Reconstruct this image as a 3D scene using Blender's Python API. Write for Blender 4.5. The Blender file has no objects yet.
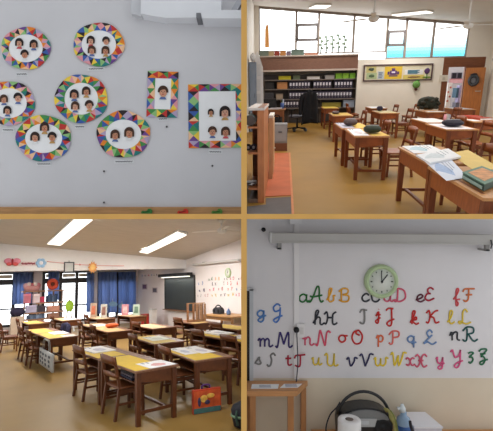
import bpy, math, random
from mathutils import Vector, Matrix
random.seed(7)
PI = math.pi
SC = bpy.context.scene
COL = SC.collection
W, H, F = 493, 431, 420.0            # picture size and focal length in pixels
CX, CY = 244.0, 216.5                # where the optical axis meets the picture

# ------------------------------------------------------------------ camera
cam_data = bpy.data.cameras.new('camera')
cam = bpy.data.objects.new('camera', cam_data)
COL.objects.link(cam)
cam_data.sensor_fit = 'HORIZONTAL'
cam_data.sensor_width = 36.0
cam_data.lens = F / W * 36.0
cam_data.shift_x = (W / 2 - CX) / W
cam_data.shift_y = (CY - H / 2) / W
cam_data.clip_start = 0.05
cam_data.clip_end = 300
cam.location = (0, 0, 0)
cam.rotation_euler = (PI / 2, 0, 0)
SC.camera = cam

# ------------------------------------------------------------------ sky: overcast, bright side beyond the windows
world = bpy.data.worlds.new('sky')
SC.world = world
world.use_nodes = True
nt = world.node_tree
nt.nodes.clear()
n_out = nt.nodes.new('ShaderNodeOutputWorld')
n_bg = nt.nodes.new('ShaderNodeBackground')
n_tc = nt.nodes.new('ShaderNodeTexCoord')
n_sep = nt.nodes.new('ShaderNodeSeparateXYZ')
n_map = nt.nodes.new('ShaderNodeMapRange')
n_map.inputs['From Min'].default_value = -0.1
n_map.inputs['From Max'].default_value = 0.5
n_map.inputs['To Min'].default_value = 0.72
n_map.inputs['To Max'].default_value = 4.0
nt.links.new(n_tc.outputs['Generated'], n_sep.inputs[0])
nt.links.new(n_sep.outputs['Y'], n_map.inputs['Value'])
n_bg.inputs['Color'].default_value = (0.93, 0.97, 1.0, 1)
nt.links.new(n_map.outputs['Result'], n_bg.inputs['Strength'])
nt.links.new(n_bg.outputs[0], n_out.inputs['Surface'])
SC.view_settings.view_transform = 'Standard'
SC.view_settings.look = 'None'
SC.view_settings.exposure = 0.0
SC.view_settings.gamma = 1.0
SC.view_settings.use_curve_mapping = False


# ------------------------------------------------------------------ rooms: each a rigid frame (x across, y deep, z up), eye at (0, 0, h)
def pix_dir(px, py):
    return Vector(((px - CX) / F, 1.0, (CY - py) / F))


class Room:
    def __init__(s, vp, roll, h):
        a = pix_dir(*vp).normalized()
        r = math.radians(roll)
        q = pix_dir(vp[0] + 100 * math.cos(r), vp[1] - 100 * math.sin(r))
        u = q.cross(a).normalized()
        if u.z < 0:
            u = -u
        x = a.cross(u)
        s.h = h
        R = Matrix((x, a, u)).transposed().to_4x4()
        s.M = R @ Matrix.Translation((0, 0, -h))
        s.Rt = R.to_3x3().transposed()

    def ray(s, px, py):
        return s.Rt @ pix_dir(px, py)

    def at(s, px, py, z=0.0):
        v = s.ray(px, py)
        t = (z - s.h) / v.z
        return Vector((v.x * t, v.y * t, z))

    def ony(s, px, py, Y):
        v = s.ray(px, py)
        t = Y / v.y
        return Vector((v.x * t, Y, s.h + v.z * t))

    def onx(s, px, py, X):
        v = s.ray(px, py)
        t = X / v.x
        return Vector((X, v.y * t, s.h + v.z * t))

    def plane(s, px, py, p0, n):
        v = s.ray(px, py)
        o = Vector((0, 0, s.h))
        t = (p0 - o).dot(n) / v.dot(n)
        return o + v * t


I4 = Matrix.Identity(4)


class Flat:                                       # the two rooms that the photograph sees square on
    M = I4
    h = 0

    def ony(s, px, py, Y):
        return Vector(((px - CX) / F * Y, Y, (CY - py) / F * Y))


TR = Room((286, 86), 1.0, 1.55)
BL = Room((-60, 290), 2.0, 1.8)
TL = Flat()
BR = Flat()


# ------------------------------------------------------------------ materials
def lin(c):
    c = c / 255.0
    return c / 12.92 if c <= 0.04045 else ((c + 0.055) / 1.055) ** 2.4


_m = {}


def mat(rgb, rough=0.6, var=0.08, scale=6.0, kind='noise', emit=0.0, metal=0.0, stretch=(1, 1, 1), spec=0.3):
    key = (tuple(rgb), rough, var, scale, kind, emit, metal, stretch, spec)
    if key in _m:
        return _m[key]
    m = bpy.data.materials.new('surface')
    m.use_nodes = True
    t = m.node_tree
    b = t.nodes['Principled BSDF']
    c = [lin(v) for v in rgb]
    b.inputs['Roughness'].default_value = rough
    b.inputs['Metallic'].default_value = metal
    b.inputs['Specular IOR Level'].default_value = spec
    if emit:
        b.inputs['Emission Color'].default_value = (*c, 1)
        b.inputs['Emission Strength'].default_value = emit
    if var > 0:
        tc = t.nodes.new('ShaderNodeTexCoord')
        mp = t.nodes.new('ShaderNodeMapping')
        mp.inputs['Scale'].default_value = stretch
        nz = t.nodes.new('ShaderNodeTexNoise')
        nz.inputs['Scale'].default_value = scale
        nz.inputs['Detail'].default_value = 4
        rp = t.nodes.new('ShaderNodeValToRGB')
        rp.color_ramp.elements[0].position = 0.3
        rp.color_ramp.elements[1].position = 0.7
        rp.color_ramp.elements[0].color = (*[v * (1 - var) for v in c], 1)
        rp.color_ramp.elements[1].color = (*[min(1, v * (1 + var)) for v in c], 1)
        t.links.new(tc.outputs['Object'], mp.inputs[0])
        t.links.new(mp.outputs[0], nz.inputs['Vector'])
        t.links.new(nz.outputs['Fac'], rp.inputs[0])
        t.links.new(rp.outputs[0], b.inputs['Base Color'])
    else:
        b.inputs['Base Color'].default_value = (*c, 1)
    _m[key] = m
    return m


def wood(rgb, var=0.22, rough=0.45, stretch=(2, 14, 14)):
    return mat(rgb, rough, var, 3.0, stretch=stretch, spec=0.4)


def glass_mat():
    m = bpy.data.materials.new('window_glass')
    m.use_nodes = True
    t = m.node_tree
    t.nodes.clear()
    o = t.nodes.new('ShaderNodeOutputMaterial')
    tr = t.nodes.new('ShaderNodeBsdfTransparent')
    gl = t.nodes.new('ShaderNodeBsdfGlossy')
    gl.inputs['Roughness'].default_value = 0.02
    mx = t.nodes.new('ShaderNodeMixShader')
    mx.inputs[0].default_value = 0.05
    t.links.new(tr.outputs[0], mx.inputs[1])
    t.links.new(gl.outputs[0], mx.inputs[2])
    t.links.new(mx.outputs[0], o.inputs[0])
    return m


def film_mat(rgb, alpha=0.75):
    m = bpy.data.materials.new('tinted_film')
    m.use_nodes = True
    t = m.node_tree
    t.nodes.clear()
    o = t.nodes.new('ShaderNodeOutputMaterial')
    tr = t.nodes.new('ShaderNodeBsdfTransparent')
    tr.inputs[0].default_value = (*[lin(v) for v in rgb], 1)
    t.links.new(tr.outputs[0], o.inputs[0])
    return m


GLASS = glass_mat()


# ------------------------------------------------------------------ mesh builder
class MB:
    def __init__(s):
        s.v, s.f, s.mi, s.sm = [], [], [], []

    def add(s, vs, fs, mi=0, smooth=False):
        b = len(s.v)
        s.v += [tuple(p) for p in vs]
        for f in fs:
            s.f.append([b + i for i in f])
            s.mi.append(mi)
            s.sm.append(smooth)
        return s

    def box(s, x0, y0, z0, x1, y1, z1, mi=0, taper=None):
        x0, x1 = min(x0, x1), max(x0, x1)
        y0, y1 = min(y0, y1), max(y0, y1)
        z0, z1 = min(z0, z1), max(z0, z1)
        vs = [(x0, y0, z0), (x1, y0, z0), (x1, y1, z0), (x0, y1, z0), (x0, y0, z1), (x1, y0, z1), (x1, y1, z1), (x0, y1, z1)]
        return s.hexa(vs, mi)

    def hexa(s, vs, mi=0):
        return s.add(vs, [(3, 2, 1, 0), (4, 5, 6, 7), (0, 1, 5, 4), (1, 2, 6, 5), (2, 3, 7, 6), (3, 0, 4, 7)], mi)

    def slab(s, pts, d, mi=0):
        """a polygon with thickness: pts in 3-D, d the offset vector"""
        n = len(pts)
        d = Vector(d)
        vs = [Vector(p) for p in pts] + [Vector(p) + d for p in pts]
        fs = [tuple(range(n - 1, -1, -1)), tuple(range(n, 2 * n))]
        fs += [(i, (i + 1) % n, n + (i + 1) % n, n + i) for i in range(n)]
        return s.add(vs, fs, mi)

    def bar(s, p0, p1, a, b, mi=0, up=(0, 0, 1)):
        """square bar from p0 to p1, a wide and b the other way"""
        p0, p1 = Vector(p0), Vector(p1)
        d = (p1 - p0).normalized()
        u = Vector(up)
        if abs(d.dot(u)) > 0.95:
            u = Vector((0, 1, 0))
        x = d.cross(u).normalized() * a / 2
        y = x.cross(d).normalized() * b / 2
        vs = [p0 - x - y, p0 + x - y, p0 + x + y, p0 - x + y, p1 - x - y, p1 + x - y, p1 + x + y, p1 - x + y]
        return s.hexa(vs, mi)

    def tube(s, pts, r, n=8, mi=0, flat=None, closed=False):
        """round tube along pts; flat = (axis vector, factor) squashes it that way"""
        pts = [Vector(p) for p in pts]
        k = len(pts)
        rings = []
        ref = None
        for i, p in enumerate(pts):
            a = pts[(i - 1) % k] if (closed or i > 0) else p
            b = pts[(i + 1) % k] if (closed or i < k - 1) else p
            d = (b - a)
            d = d.normalized() if d.length > 1e-9 else Vector((0, 0, 1))
            if flat:
                nrm = Vector(flat[0]).normalized()
                x = d.cross(nrm)
                x = x.normalized() if x.length > 1e-6 else Vector((1, 0, 0))
                y = nrm * flat[1]
            else:
                if ref is None:
                    ref = Vector((0, 0, 1)) if abs(d.z) < 0.9 else Vector((0, 1, 0))
                x = d.cross(ref)
                x = x.normalized() if x.length > 1e-6 else Vector((1, 0, 0))
                y = x.cross(d).normalized()
                ref = y
            rr = r[i] if isinstance(r, (list, tuple)) else r
            rings.append([p + (x * math.cos(2 * PI * j / n) + y * math.sin(2 * PI * j / n)) * rr for j in range(n)])
        vs = [q for ring in rings for q in ring]
        fs = []
        for i in range(k if closed else k - 1):
            o = ((i + 1) % k) * n
            for j in range(n):
                fs.append((i * n + j, i * n + (j + 1) % n, o + (j + 1) % n, o + j))
        if not closed:
            fs.append(tuple(range(n - 1, -1, -1)))
            fs.append(tuple((k - 1) * n + j for j in range(n)))
        return s.add(vs, fs, mi, True)

    def cyl(s, p0, p1, r0, r1=None, n=16, mi=0):
        return s.tube([p0, p1], [r0, r0 if r1 is None else r1], n, mi)

    def lathe(s, c, prof, n=20, mi=0, axis='z', sx=1.0, sy=1.0):
        """profile of (r, h) turned about an axis through c"""
        c = Vector(c)
        vs, fs = [], []
        for r, h in prof:
            for j in range(n):
                a = 2 * PI * j / n
                u, w = r * math.cos(a) * sx, r * math.sin(a) * sy
                p = {'z': (u, w, h), 'y': (u, h, w), 'x': (h, u, w)}[axis]
                vs.append(c + Vector(p))
        for i in range(len(prof) - 1):
            for j in range(n):
                fs.append((i * n + j, i * n + (j + 1) % n, (i + 1) * n + (j + 1) % n, (i + 1) * n + j))
        fs.append(tuple(range(n - 1, -1, -1)))
        fs.append(tuple((len(prof) - 1) * n + j for j in range(n)))
        return s.add(vs, fs, mi, True)

    def ball(s, c, rx, ry, rz, n=14, m=8, mi=0, bump=0.0):
        vs, fs = [], []
        for i in range(m + 1):
            t = PI * i / m
            for j in range(n):
                a = 2 * PI * j / n
                k = 1 + (random.uniform(-bump, bump) if bump else 0)
                vs.append((c[0] + rx * k * math.sin(t) * math.cos(a), c[1] + ry * k * math.sin(t) * math.sin(a), c[2] + rz * k * math.cos(t)))
        for i in range(m):
            for j in range(n):
                fs.append((i * n + j, i * n + (j + 1) % n, (i + 1) * n + (j + 1) % n, (i + 1) * n + j))
        return s.add(vs, fs, mi, True)

    def sheet(s, grid, d, mi=0):
        """grid of points with thickness d (a vector)"""
        r, c = len(grid), len(grid[0])
        d = Vector(d)
        top = [Vector(p) for row in grid for p in row]
        vs = top + [p + d for p in top]
        o = r * c
        fs = []
        for i in range(r - 1):
            for j in range(c - 1):
                a = i * c + j
                fs.append((a, a + 1, a + c + 1, a + c))
                fs.append((o + a + c, o + a + c + 1, o + a + 1, o + a))
        for j in range(c - 1):
            fs.append((j + 1, j, o + j, o + j + 1))
            a = (r - 1) * c + j
            fs.append((a, a + 1, o + a + 1, o + a))
        for i in range(r - 1):
            a = i * c
            fs.append((a, a + c, o + a + c, o + a))
            a = i * c + c - 1
            fs.append((a + c, a, o + a, o + a + c))
        return s.add(vs, fs, mi, True)

    def mesh(s, name, mats):
        me = bpy.data.meshes.new(name)
        me.from_pydata(s.v, [], s.f)
        for m in (mats if isinstance(mats, (list, tuple)) else [mats]):
            me.materials.append(m)
        me.polygons.foreach_set('material_index', s.mi)
        me.polygons.foreach_set('use_smooth', s.sm)
        me.update()
        import bmesh
        bm = bmesh.new()
        bm.from_mesh(me)
        bmesh.ops.recalc_face_normals(bm, faces=bm.faces)
        bm.to_mesh(me)
        bm.free()
        return me


ROOM_OF = {}


def place(room, loc, rz=0.0, rx=0.0, ry=0.0):
    return room.M @ Matrix.Translation(loc) @ Matrix.Rotation(rz, 4, 'Z') @ Matrix.Rotation(ry, 4, 'Y') @ Matrix.Rotation(rx, 4, 'X')


def tag(o, label, cat, group=None, kind=None):
    o['label'] = label
    o['category'] = cat
    if group:
        o['group'] = group
    if kind:
        o['kind'] = kind
    return o


def thing(name, label, cat, room, loc, rz=0.0, group=None, rx=0.0, ry=0.0):
    o = bpy.data.objects.new(name, None)
    o.empty_display_size = 0.1
    COL.objects.link(o)
    ROOM_OF[o.name] = room
    o.matrix_world = place(room, loc, rz, rx, ry)
    return tag(o, label, cat, group)


def part(name, mb, m, parent, label=None):
    o = bpy.data.objects.new(name, mb.mesh(name, m))
    COL.objects.link(o)
    o.parent = parent
    if label:
        o['label'] = label
    return o


def solo(name, label, cat, room, loc, mb, m, rz=0.0, group=None, rx=0.0, ry=0.0):
    o = bpy.data.objects.new(name, mb.mesh(name, m))
    COL.objects.link(o)
    ROOM_OF[o.name] = room
    o.matrix_world = place(room, loc, rz, rx, ry)
    return tag(o, label, cat, group)


def struct(name, mb, m, room=None, parent=None):
    o = bpy.data.objects.new(name, mb.mesh(name, m))
    COL.objects.link(o)
    if parent:
        o.parent = parent
    else:
        o.matrix_world = (room.M if room else I4)
        o['kind'] = 'structure'
    return o


def dup(root, room, loc, rz=0.0, label=None, group=None, rx=0.0, ry=0.0):
    r = root.copy()
    COL.objects.link(r)
    ROOM_OF[r.name] = room
    r.matrix_world = place(room, loc, rz, rx, ry)
    if label:
        r['label'] = label
    if group:
        r['group'] = group
    for ch in root.children:
        c = ch.copy()
        COL.objects.link(c)
        c.parent = r
        for g in ch.children:
            d = g.copy()
            COL.objects.link(d)
            d.parent = c
    return r


def smooth(pts, k=6, closed=False):
    """Catmull-Rom through pts"""
    pts = [Vector(p) for p in pts]
    n = len(pts)
    if n < 3 and not closed:
        return pts
    out = []
    for i in range(n if closed else n - 1):
        if closed:
            a, b, c, d = pts[(i - 1) % n], pts[i], pts[(i + 1) % n], pts[(i + 2) % n]
        else:
            a, b, c, d = pts[max(i - 1, 0)], pts[i], pts[i + 1], pts[min(i + 2, n - 1)]
        for j in range(k):
            t = j / k
            out.append(0.5 * ((2 * b) + (c - a) * t + (2 * a - 5 * b + 4 * c - d) * t * t + (3 * b - a - 3 * c + d) * t ** 3))
    if not closed:
        out.append(pts[-1])
    return out


# ================================================================== SETTING
TAN = mat((222, 170, 92), 0.6, 0.06, 8)
PAINT = mat((222, 222, 222), 0.8, 0.02, 3)
b = MB().box(-0.0105, 1.62, -4, 0.0105, 27, 8)
struct('wall_middle', b, PAINT)
b = MB().box(-6, 1.62, -0.0095, -0.0105, 27, 0.0095).box(0.0105, 1.62, -0.0095, 6, 27, 0.0095)
struct('floor_middle', b, PAINT)
b = MB().box(-0.0108, 1.6, -4, 0.0108, 1.62, 8).box(-6, 1.6, -0.0098, -0.0108, 1.62, 0.0098).box(0.0108, 1.6, -0.0098, 6, 1.62, 0.0098)
struct('trim_5', b, TAN)

# ---- upper left: a painted wall over a wooden rail
YT = 3.2
WALLGREY = mat((205, 203, 206), 0.75, 0.03, 2.5)
b = MB().box(TL.ony(-30, 0, YT).x, YT, 0.02, -0.011, YT + 0.1, TL.ony(0, -30, YT).z)
struct('wall_back', b, WALLGREY)
RAIL = wood((178, 132, 84))
b = MB().box(TL.ony(-30, 0, YT).x, YT - 0.03, 0.0105, -0.011, YT, TL.ony(0, 207, YT).z)
struct('trim_1', b, RAIL)

# ---- lower right: white wall over a cream dado
YB = 3.8
p0, p1 = BR.ony(247, 218, YB), BR.ony(520, 378, YB)
b = MB().box(0.011, YB, p1.z, p1.x, YB + 0.1, -0.01)
struct('wall_back', b, mat((226, 222, 224), 0.7, 0.03, 2.5))
FLZ = -2.24
b = MB().box(0.011, YB, FLZ, p1.x, YB + 0.1, p1.z)
struct('wall_back', b, mat((222, 208, 186), 0.7, 0.04, 2.5))
b = MB().box(0.011, 1.9, FLZ - 0.05, p1.x, YB + 0.1, FLZ)
struct('floor', b, mat((196, 160, 110), 0.6, 0.05, 4))

# ---- upper right classroom
DT = TR.at(290, 124).y
FLOOR = mat((156, 118, 54), 0.5, 0.08, 1.2, spec=0.15)
pts = [TR.at(244.4, 215), TR.at(560, 215), TR.at(560, 150), TR.ony(520, 120, DT + 1.5).xy.to_3d(), TR.ony(250, 120, DT + 1.5).xy.to_3d(), TR.at(244.8, 135)]
for p in pts:
    p.z = 0
b = MB().slab(pts, (0, 0, -0.02))
struct('floor', b, FLOOR, TR)


def ty(px, py, Y=None):
    return TR.ony(px, py, DT if Y is None else Y)


WHITE = mat((236, 230, 220), 0.7, 0.03, 1.5)
BROWN = wood((120, 84, 66), 0.12, stretch=(6, 6, 1))
LX = ty(254.5, 60).x          # inner face of the left wall
RX = ty(487, 90).x            # inner face of the right wall
ZS = ty(300, 55.5).z          # window sill
ZS2 = ty(420, 58.2).z         # lower sill above the white partition
XW0, XW1 = ty(259, 60).x, ty(469, 60).x
zl, zr = ty(259, 6).z, ty(469, 23).z
def ztop(x):
    return zl + (zr - zl) * (x - XW0) / (XW1 - XW0)
PX = ty(356.5, 90).x          # left edge of the white partition
DX0, DX1 = ty(444.6, 104).x, ty(460.6, 104).x
ZD = ty(455, 67).z
BX = ty(440.5, 90).x
xs0w, xs1w = ty(259, 40).x, ty(468.5, 40).x
# back wall of white plaster, with its door opening to the right
b = MB().box(PX, DT, 0, BX, DT + 0.12, ZS2)
struct('wall_back', b, WHITE, TR)
b = MB().box(BX, DT, 0, DX0, DT + 0.12, ZS2).box(DX0, DT, ZD, DX1, DT + 0.12, ZS2).box(DX1, DT, 0, ty(480, 100).x, DT + 0.12, ZS2)
struct('wall_back', b, wood((122, 72, 44), 0.15, stretch=(1, 1, 6)), TR)
for xa, xb, zz_ in ((LX, xs0w, ZS), (xs1w, RX, ZS2)):
    b = MB().hexa([(xa, DT, zz_), (xb, DT, zz_), (xb, DT + .12, zz_), (xa, DT + .12, zz_), (xa, DT, ztop(xa)), (xb, DT, ztop(xb)), (xb, DT + .12, ztop(xb)), (xa, DT + .12, ztop(xa))])
    struct('wall_back', b, WHITE, TR)
b = MB().box(ty(480, 100).x, DT, 0, RX, DT + .12, ZS2)
struct('wall_back', b, WHITE, TR)
# recess behind the binders
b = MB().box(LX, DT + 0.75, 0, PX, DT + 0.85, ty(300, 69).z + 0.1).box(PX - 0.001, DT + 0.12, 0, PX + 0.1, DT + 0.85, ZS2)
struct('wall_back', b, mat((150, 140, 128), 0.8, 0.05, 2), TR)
zb0, zb1 = ty(300, 69.5).z, ty(300, 56.5).z
b = MB().box(LX, DT, zb0, PX, DT + 0.8, zb1)
struct('trim_2', b, wood((128, 92, 76), 0.12, stretch=(3, 1, 10)), TR)
b = MB().box(LX, DT - 0.06, zb1, PX, DT + 0.8, zb1 + 0.05).box(LX, DT - 0.03, zb0 - 0.07, PX, DT + 0.1, zb0)
struct('trim_3', b, mat((196, 180, 170), 0.6, 0.04), TR)
# clerestory: posts and head, built as window frames with a pane each
FRM = mat((150, 138, 128), 0.5, 0.03)
xs = [ty(x, 40).x for x in (259, 296, 318.5, 353.5, 387, 406, 433.5, 468.5)]
def win(i, x0, x1, sash=None, film=False):
    w = MB()
    t = 0.045
    zt0, zt1 = ztop(x0), ztop(x1)
    z0 = ZS + 0.05 if x0 < PX - 0.15 else ZS2
    y0, y1 = DT + 0.02, DT + 0.1
    w.box(x0, y0, z0, x1, y1, z0 + 0.05)
    for xa in (x0, x1 - t):
        w.hexa([(xa, y0, z0), (xa + t, y0, z0), (xa + t, y1, z0), (xa, y1, z0), (xa, y0, ztop(xa)), (xa + t, y0, ztop(xa + t)), (xa + t, y1, ztop(xa + t)), (xa, y1, ztop(xa))])
    w.hexa([(x0, y0, zt0 - .09), (x1, y0, zt1 - .09), (x1, y1, zt1 - .09), (x0, y1, zt0 - .09), (x0, y0, zt0), (x1, y0, zt1), (x1, y1, zt1), (x0, y1, zt0)])
    o = struct('window_%d' % i, w, FRM, TR)
    g = MB().slab([(x0 + t, DT + .06, z0 + .05), (x1 - t, DT + .06, z0 + .05), (x1 - t, DT + .06, zt1 - .09), (x0 + t, DT + .06, zt0 - .09)], (0, .006, 0))
    struct('pane', g, GLASS, parent=o)
    if sash:
        s0, s1 = sash
        q = MB()
        for za in (s0, s1):
            q.box(x0 + .02, DT - .02, za - .05, x1 - .02, DT + .05, za + .05)
        for xa in (x0 + .02, x1 - .1):
            q.box(xa, DT - .02, s0, xa + .08, DT + .05, s1)
        struct('sash', q, mat((112, 106, 106), .5, .03), parent=o)
    if film:
        for k in range(6):                      # a tinted film in strips, deeper towards the sill
            h0, h1 = [z0 + .05 + v * (zt1 - z0) * 0.52 for v in (k / 6, (k + 1) / 6)]
            a = k / 6
            f = MB().box(x0 + t, DT + .072, h0, x1 - t, DT + .075, h1)
            struct('tinted_film', f, film_mat((int(140 + 100 * a), int(200 + 48 * a), int(214 + 36 * a))), parent=o)
win(1, xs[0], xs[1])
win(2, xs[1], xs[2], (ty(300, 40).z, ty(300, 25).z))
win(3, xs[2], xs[3])
win(4, xs[3], xs[4])
win(5, xs[4], xs[5], (ty(397, 45).z, ty(397, 31.5).z), True)
win(6, xs[5], xs[6], None, True)
win(7, xs[6], xs[7], None, True)
# ceiling, side walls
CEIL = mat((214, 208, 200), 0.8, 0.04, 1.5)
yn = DT * 0.30
b = MB().hexa([(LX - .1, yn, ztop(LX - .1)), (RX + .1, yn, ztop(RX + .1)), (RX + .1, DT + .12, ztop(RX + .1)), (LX - .1, DT + .12, ztop(LX - .1)),
               (LX - .1, yn, ztop(LX - .1) + .1), (RX + .1, yn, ztop(RX + .1) + .1), (RX + .1, DT + .12, ztop(RX + .1) + .1), (LX - .1, DT + .12, ztop(LX - .1) + .1)])
ceil_tr = struct('ceiling', b, CEIL, TR)
b = MB().box(LX - .1, DT * .82, 0, LX, DT + .85, ztop(LX))
struct('wall_left', b, WHITE, TR)
b = MB().box(RX, DT * .7, 0, RX + .1, DT + .12, ztop(RX))
struct('wall_right', b, WHITE, TR)

# ---- lower left classroom
cb = BL.at(138, 322)
DB, XR = cb.y, cb.x
FLOORB = mat((142, 112, 60), 0.45, 0.09, 1.2, spec=0.15)
pts = [BL.at(-60, 460), BL.at(243.5, 460), BL.at(243.5, 380), Vector((XR, BL.onx(243.4, 330, XR).y, 0)), Vector((XR, DB + .1, 0)), Vector((-3.0, DB + .1, 0))]
b = MB().slab(pts, (0, 0, -0.02))
struct('floor', b, FLOORB, BL)
yw = BL.onx(243.3, 300, XR).y          # where the right wall meets the middle board
YBM = BL.onx(186, 262, XR).y           # face of the white beam
cA = BL.onx(186, 259.8, XR)
cB = BL.onx(241.5, 239, XR)
cC = BL.ony(0, 243.5, YBM)
cn = (cB - cA).cross(cC - cA).normalized()
def cz(x, y):
    return cA.z - (cn.x * (x - cA.x) + cn.y * (y - cA.y)) / cn.z
def cpt(px, py):
    return BL.plane(px, py, cA, cn)
zbm_ = BL.onx(186, 268.5, XR).z
WALLB = mat((226, 220, 220), 0.7, 0.03, 1.5)
b = MB().slab([(XR, yw, 0), (XR, YBM + .25, 0), (XR, YBM + .25, cz(XR, YBM + .25)), (XR, yw, cz(XR, yw))], (.1, 0, 0)).box(XR, YBM + .25, 0, XR + .1, DB + .12, zbm_ + .2)
struct('wall_right', b, WALLB, BL)
c1, c2, c3 = cpt(-40, 219), cpt(243, 219), cpt(243, 238)
XL = -3.0
pts = [Vector((XR, YBM, 0)), Vector((XR, yw, 0)), c2, c1, Vector((XL - 3, c1.y + 1, 0)), Vector((XL - 3, YBM, 0))]
for p in pts:
    p.z = cz(p.x, p.y)
b = MB().slab(pts, (0, 0, .08))
struct('ceiling', b, mat((200, 196, 192), 0.8, 0.05, 2.0, stretch=(1, 5, 1)), BL)
zbm = BL.onx(186, 268.5, XR).z
b = MB().hexa([(XL - 3, YBM, zbm), (XR, YBM, zbm), (XR, YBM + .25, zbm), (XL - 3, YBM + .25, zbm),
               (XL - 3, YBM, cz(XL - 3, YBM)), (XR, YBM, cz(XR, YBM)), (XR, YBM + .25, cz(XR, YBM)), (XL - 3, YBM + .25, cz(XL - 3, YBM))])
struct('trim_4', b, mat((228, 226, 226), 0.7, 0.02), BL)
b = MB().box(XL - 3, YBM + .25, zbm + .12, XR, DB + .12, zbm + .2)
struct('ceiling', b, WALLB, BL)
def by(px, py, Y=None):
    return BL.ony(px, py, DB if Y is None else Y)
ZW1, ZW0 = by(60, 271).z, 0.25
wx = [by(x, 290).x for x in (-25, 33, 42, 94, 97.5, 136)]
b = MB().box(XL - 3, DB, ZW1, XR, DB + .12, zbm + .12).box(XL - 3, DB, 0, XR, DB + .12, ZW0)
b.box(XL - 3, DB, ZW0, wx[0], DB + .12, ZW1).box(wx[1], DB, ZW0, wx[2], DB + .12, ZW1).box(wx[3], DB, ZW0, wx[4], DB + .12, ZW1).box(wx[5], DB, ZW0, XR, DB + .12, ZW1)
struct('wall_back', b, WALLB, BL)
DARK = mat((58, 58, 62), 0.5, 0.05)
for i, (x0, x1) in enumerate(((wx[0], wx[1]), (wx[2], wx[3]), (wx[4], wx[5]))):
    w = MB()
    zt = by(60, 281).z
    zm = by(60, 306).z
    w.box(x0, DB + .02, ZW0, x1, DB + .1, ZW0 + .1).box(x0, DB + .02, ZW1 - .1, x1, DB + .1, ZW1)
    w.box(x0, DB - .01, zt - .1, x1, DB + .1, zt + .12).box(x0, DB + .03, zm - .03, x1, DB + .08, zm + .03)
    n = 3 if i < 2 else 4
    for k in range(n + 1):
        xa = x0 + (x1 - x0 - .12) * k / n
        w.box(xa, DB + .01, ZW0, xa + .12, DB + .1, ZW1)
    o = struct('window_%d' % (8 + i), w, DARK, BL)
    g = MB().box(x0 + .02, DB + .06, ZW0 + .02, x1 - .02, DB + .066, ZW1 - .02)
    struct('pane', g, GLASS, parent=o)
    g = MB()
    for k in range(n):
        xa = x0 + (x1 - x0 - .12) * k / n + .14
        g.box(xa, DB + .05, zt + .16, xa + (x1 - x0 - .12) / n - .16, DB + .055, ZW1 - .12)
    struct('transom_panel', g, mat((214, 204, 188), .6, .03), parent=o)
# ================================================================== LAMPS AND FANS (their own light, and added area lamps)
LAMPW = mat((255, 252, 244), 0.5, 0, emit=1.6)
LAMPF = mat((225, 222, 216), 0.5, 0.02)


def area(room, loc, rx, sx, sy, energy, rz=0.0, col=(1, .96, .9), ry=0.0):
    l = bpy.data.lights.new('lamp_or_added_light', 'AREA')
    l.shape = 'RECTANGLE'
    l.size, l.size_y = sx, sy
    l.energy = energy
    l.color = col
    o = bpy.data.objects.new('lamp_or_added_light', l)
    COL.objects.link(o)
    o.matrix_world = place(room, loc, rz, rx, ry)
    return o


def ceiling_lamp(room, quad, label, group, energy):
    """quad: four points of the diffuser on the ceiling, room coordinates"""
    c = sum(quad, Vector()) / 4
    dn = Vector((0, 0, -1))
    t = thing('fluorescent_lamp', label, 'ceiling lamp', room, c, group=group)
    q = [p - c for p in quad]
    big = [p * 1.06 for p in q]
    part('housing', MB().slab([p + dn * .006 for p in big], dn * 0.044), LAMPF, t)
    part('diffuser', MB().slab([p + dn * .05 for p in q], dn * 0.02), LAMPW, t, 'glowing white diffuser')
    lx = (q[1] - q[0]).length
    ly = (q[2] - q[1]).length
    area(room, c + Vector((0, 0, -0.12)), 0, lx, ly, energy)


def fan(room, loc, s, ang, label, drop):
    t = thing('ceiling_fan', label, 'ceiling fan', room, loc)
    w = mat((222, 220, 216), .5, .02)
    part('rod', MB().cyl((0, 0, 0), (0, 0, -drop), .025 * s, n=10).lathe((0, 0, 0), [(.03 * s, -.12 * s), (.09 * s, -.06 * s), (.1 * s, 0)], 14), w, t)
    part('motor', MB().lathe((0, 0, -drop), [(.04 * s, .08 * s), (.13 * s, .04 * s), (.15 * s, -.03 * s), (.1 * s, -.09 * s), (.03 * s, -.11 * s)], 16), w, t)
    for k in range(3):
        a = ang + k * 2 * PI / 3
        c_, s_ = math.cos(a), math.sin(a)
        def P(u, v, z):
            return (u * c_ - v * s_, u * s_ + v * c_, z - drop)
        m = MB().slab([P(.12 * s, -.04 * s, .0), P(.3 * s, -.07 * s, .0), P(.95 * s, -.085 * s, .01), P(1.0 * s, 0, .01), P(.95 * s, .06 * s, .02), P(.3 * s, .05 * s, .02), P(.12 * s, .03 * s, .01)], (0, 0, -.012))
        part('blade', m, w, t)
    return t


# ================================================================== UPPER LEFT: portraits in paper frames
PAL = [(190, 52, 48), (226, 130, 44), (236, 202, 70), (70, 140, 74), (38, 120, 118), (58, 92, 164), (110, 70, 140), (222, 150, 158), (44, 34, 40), (176, 160, 190), (140, 186, 120), (236, 190, 150)]
PALM = [mat(c, .6, .04, 20) for c in PAL]
PAPER = mat((238, 237, 238), .7, .02, 10)
PXT = YT / F
INK = mat((60, 58, 66), .6, 0)
SKINS = [(206, 150, 122), (196, 138, 108), (214, 162, 136)]


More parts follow.
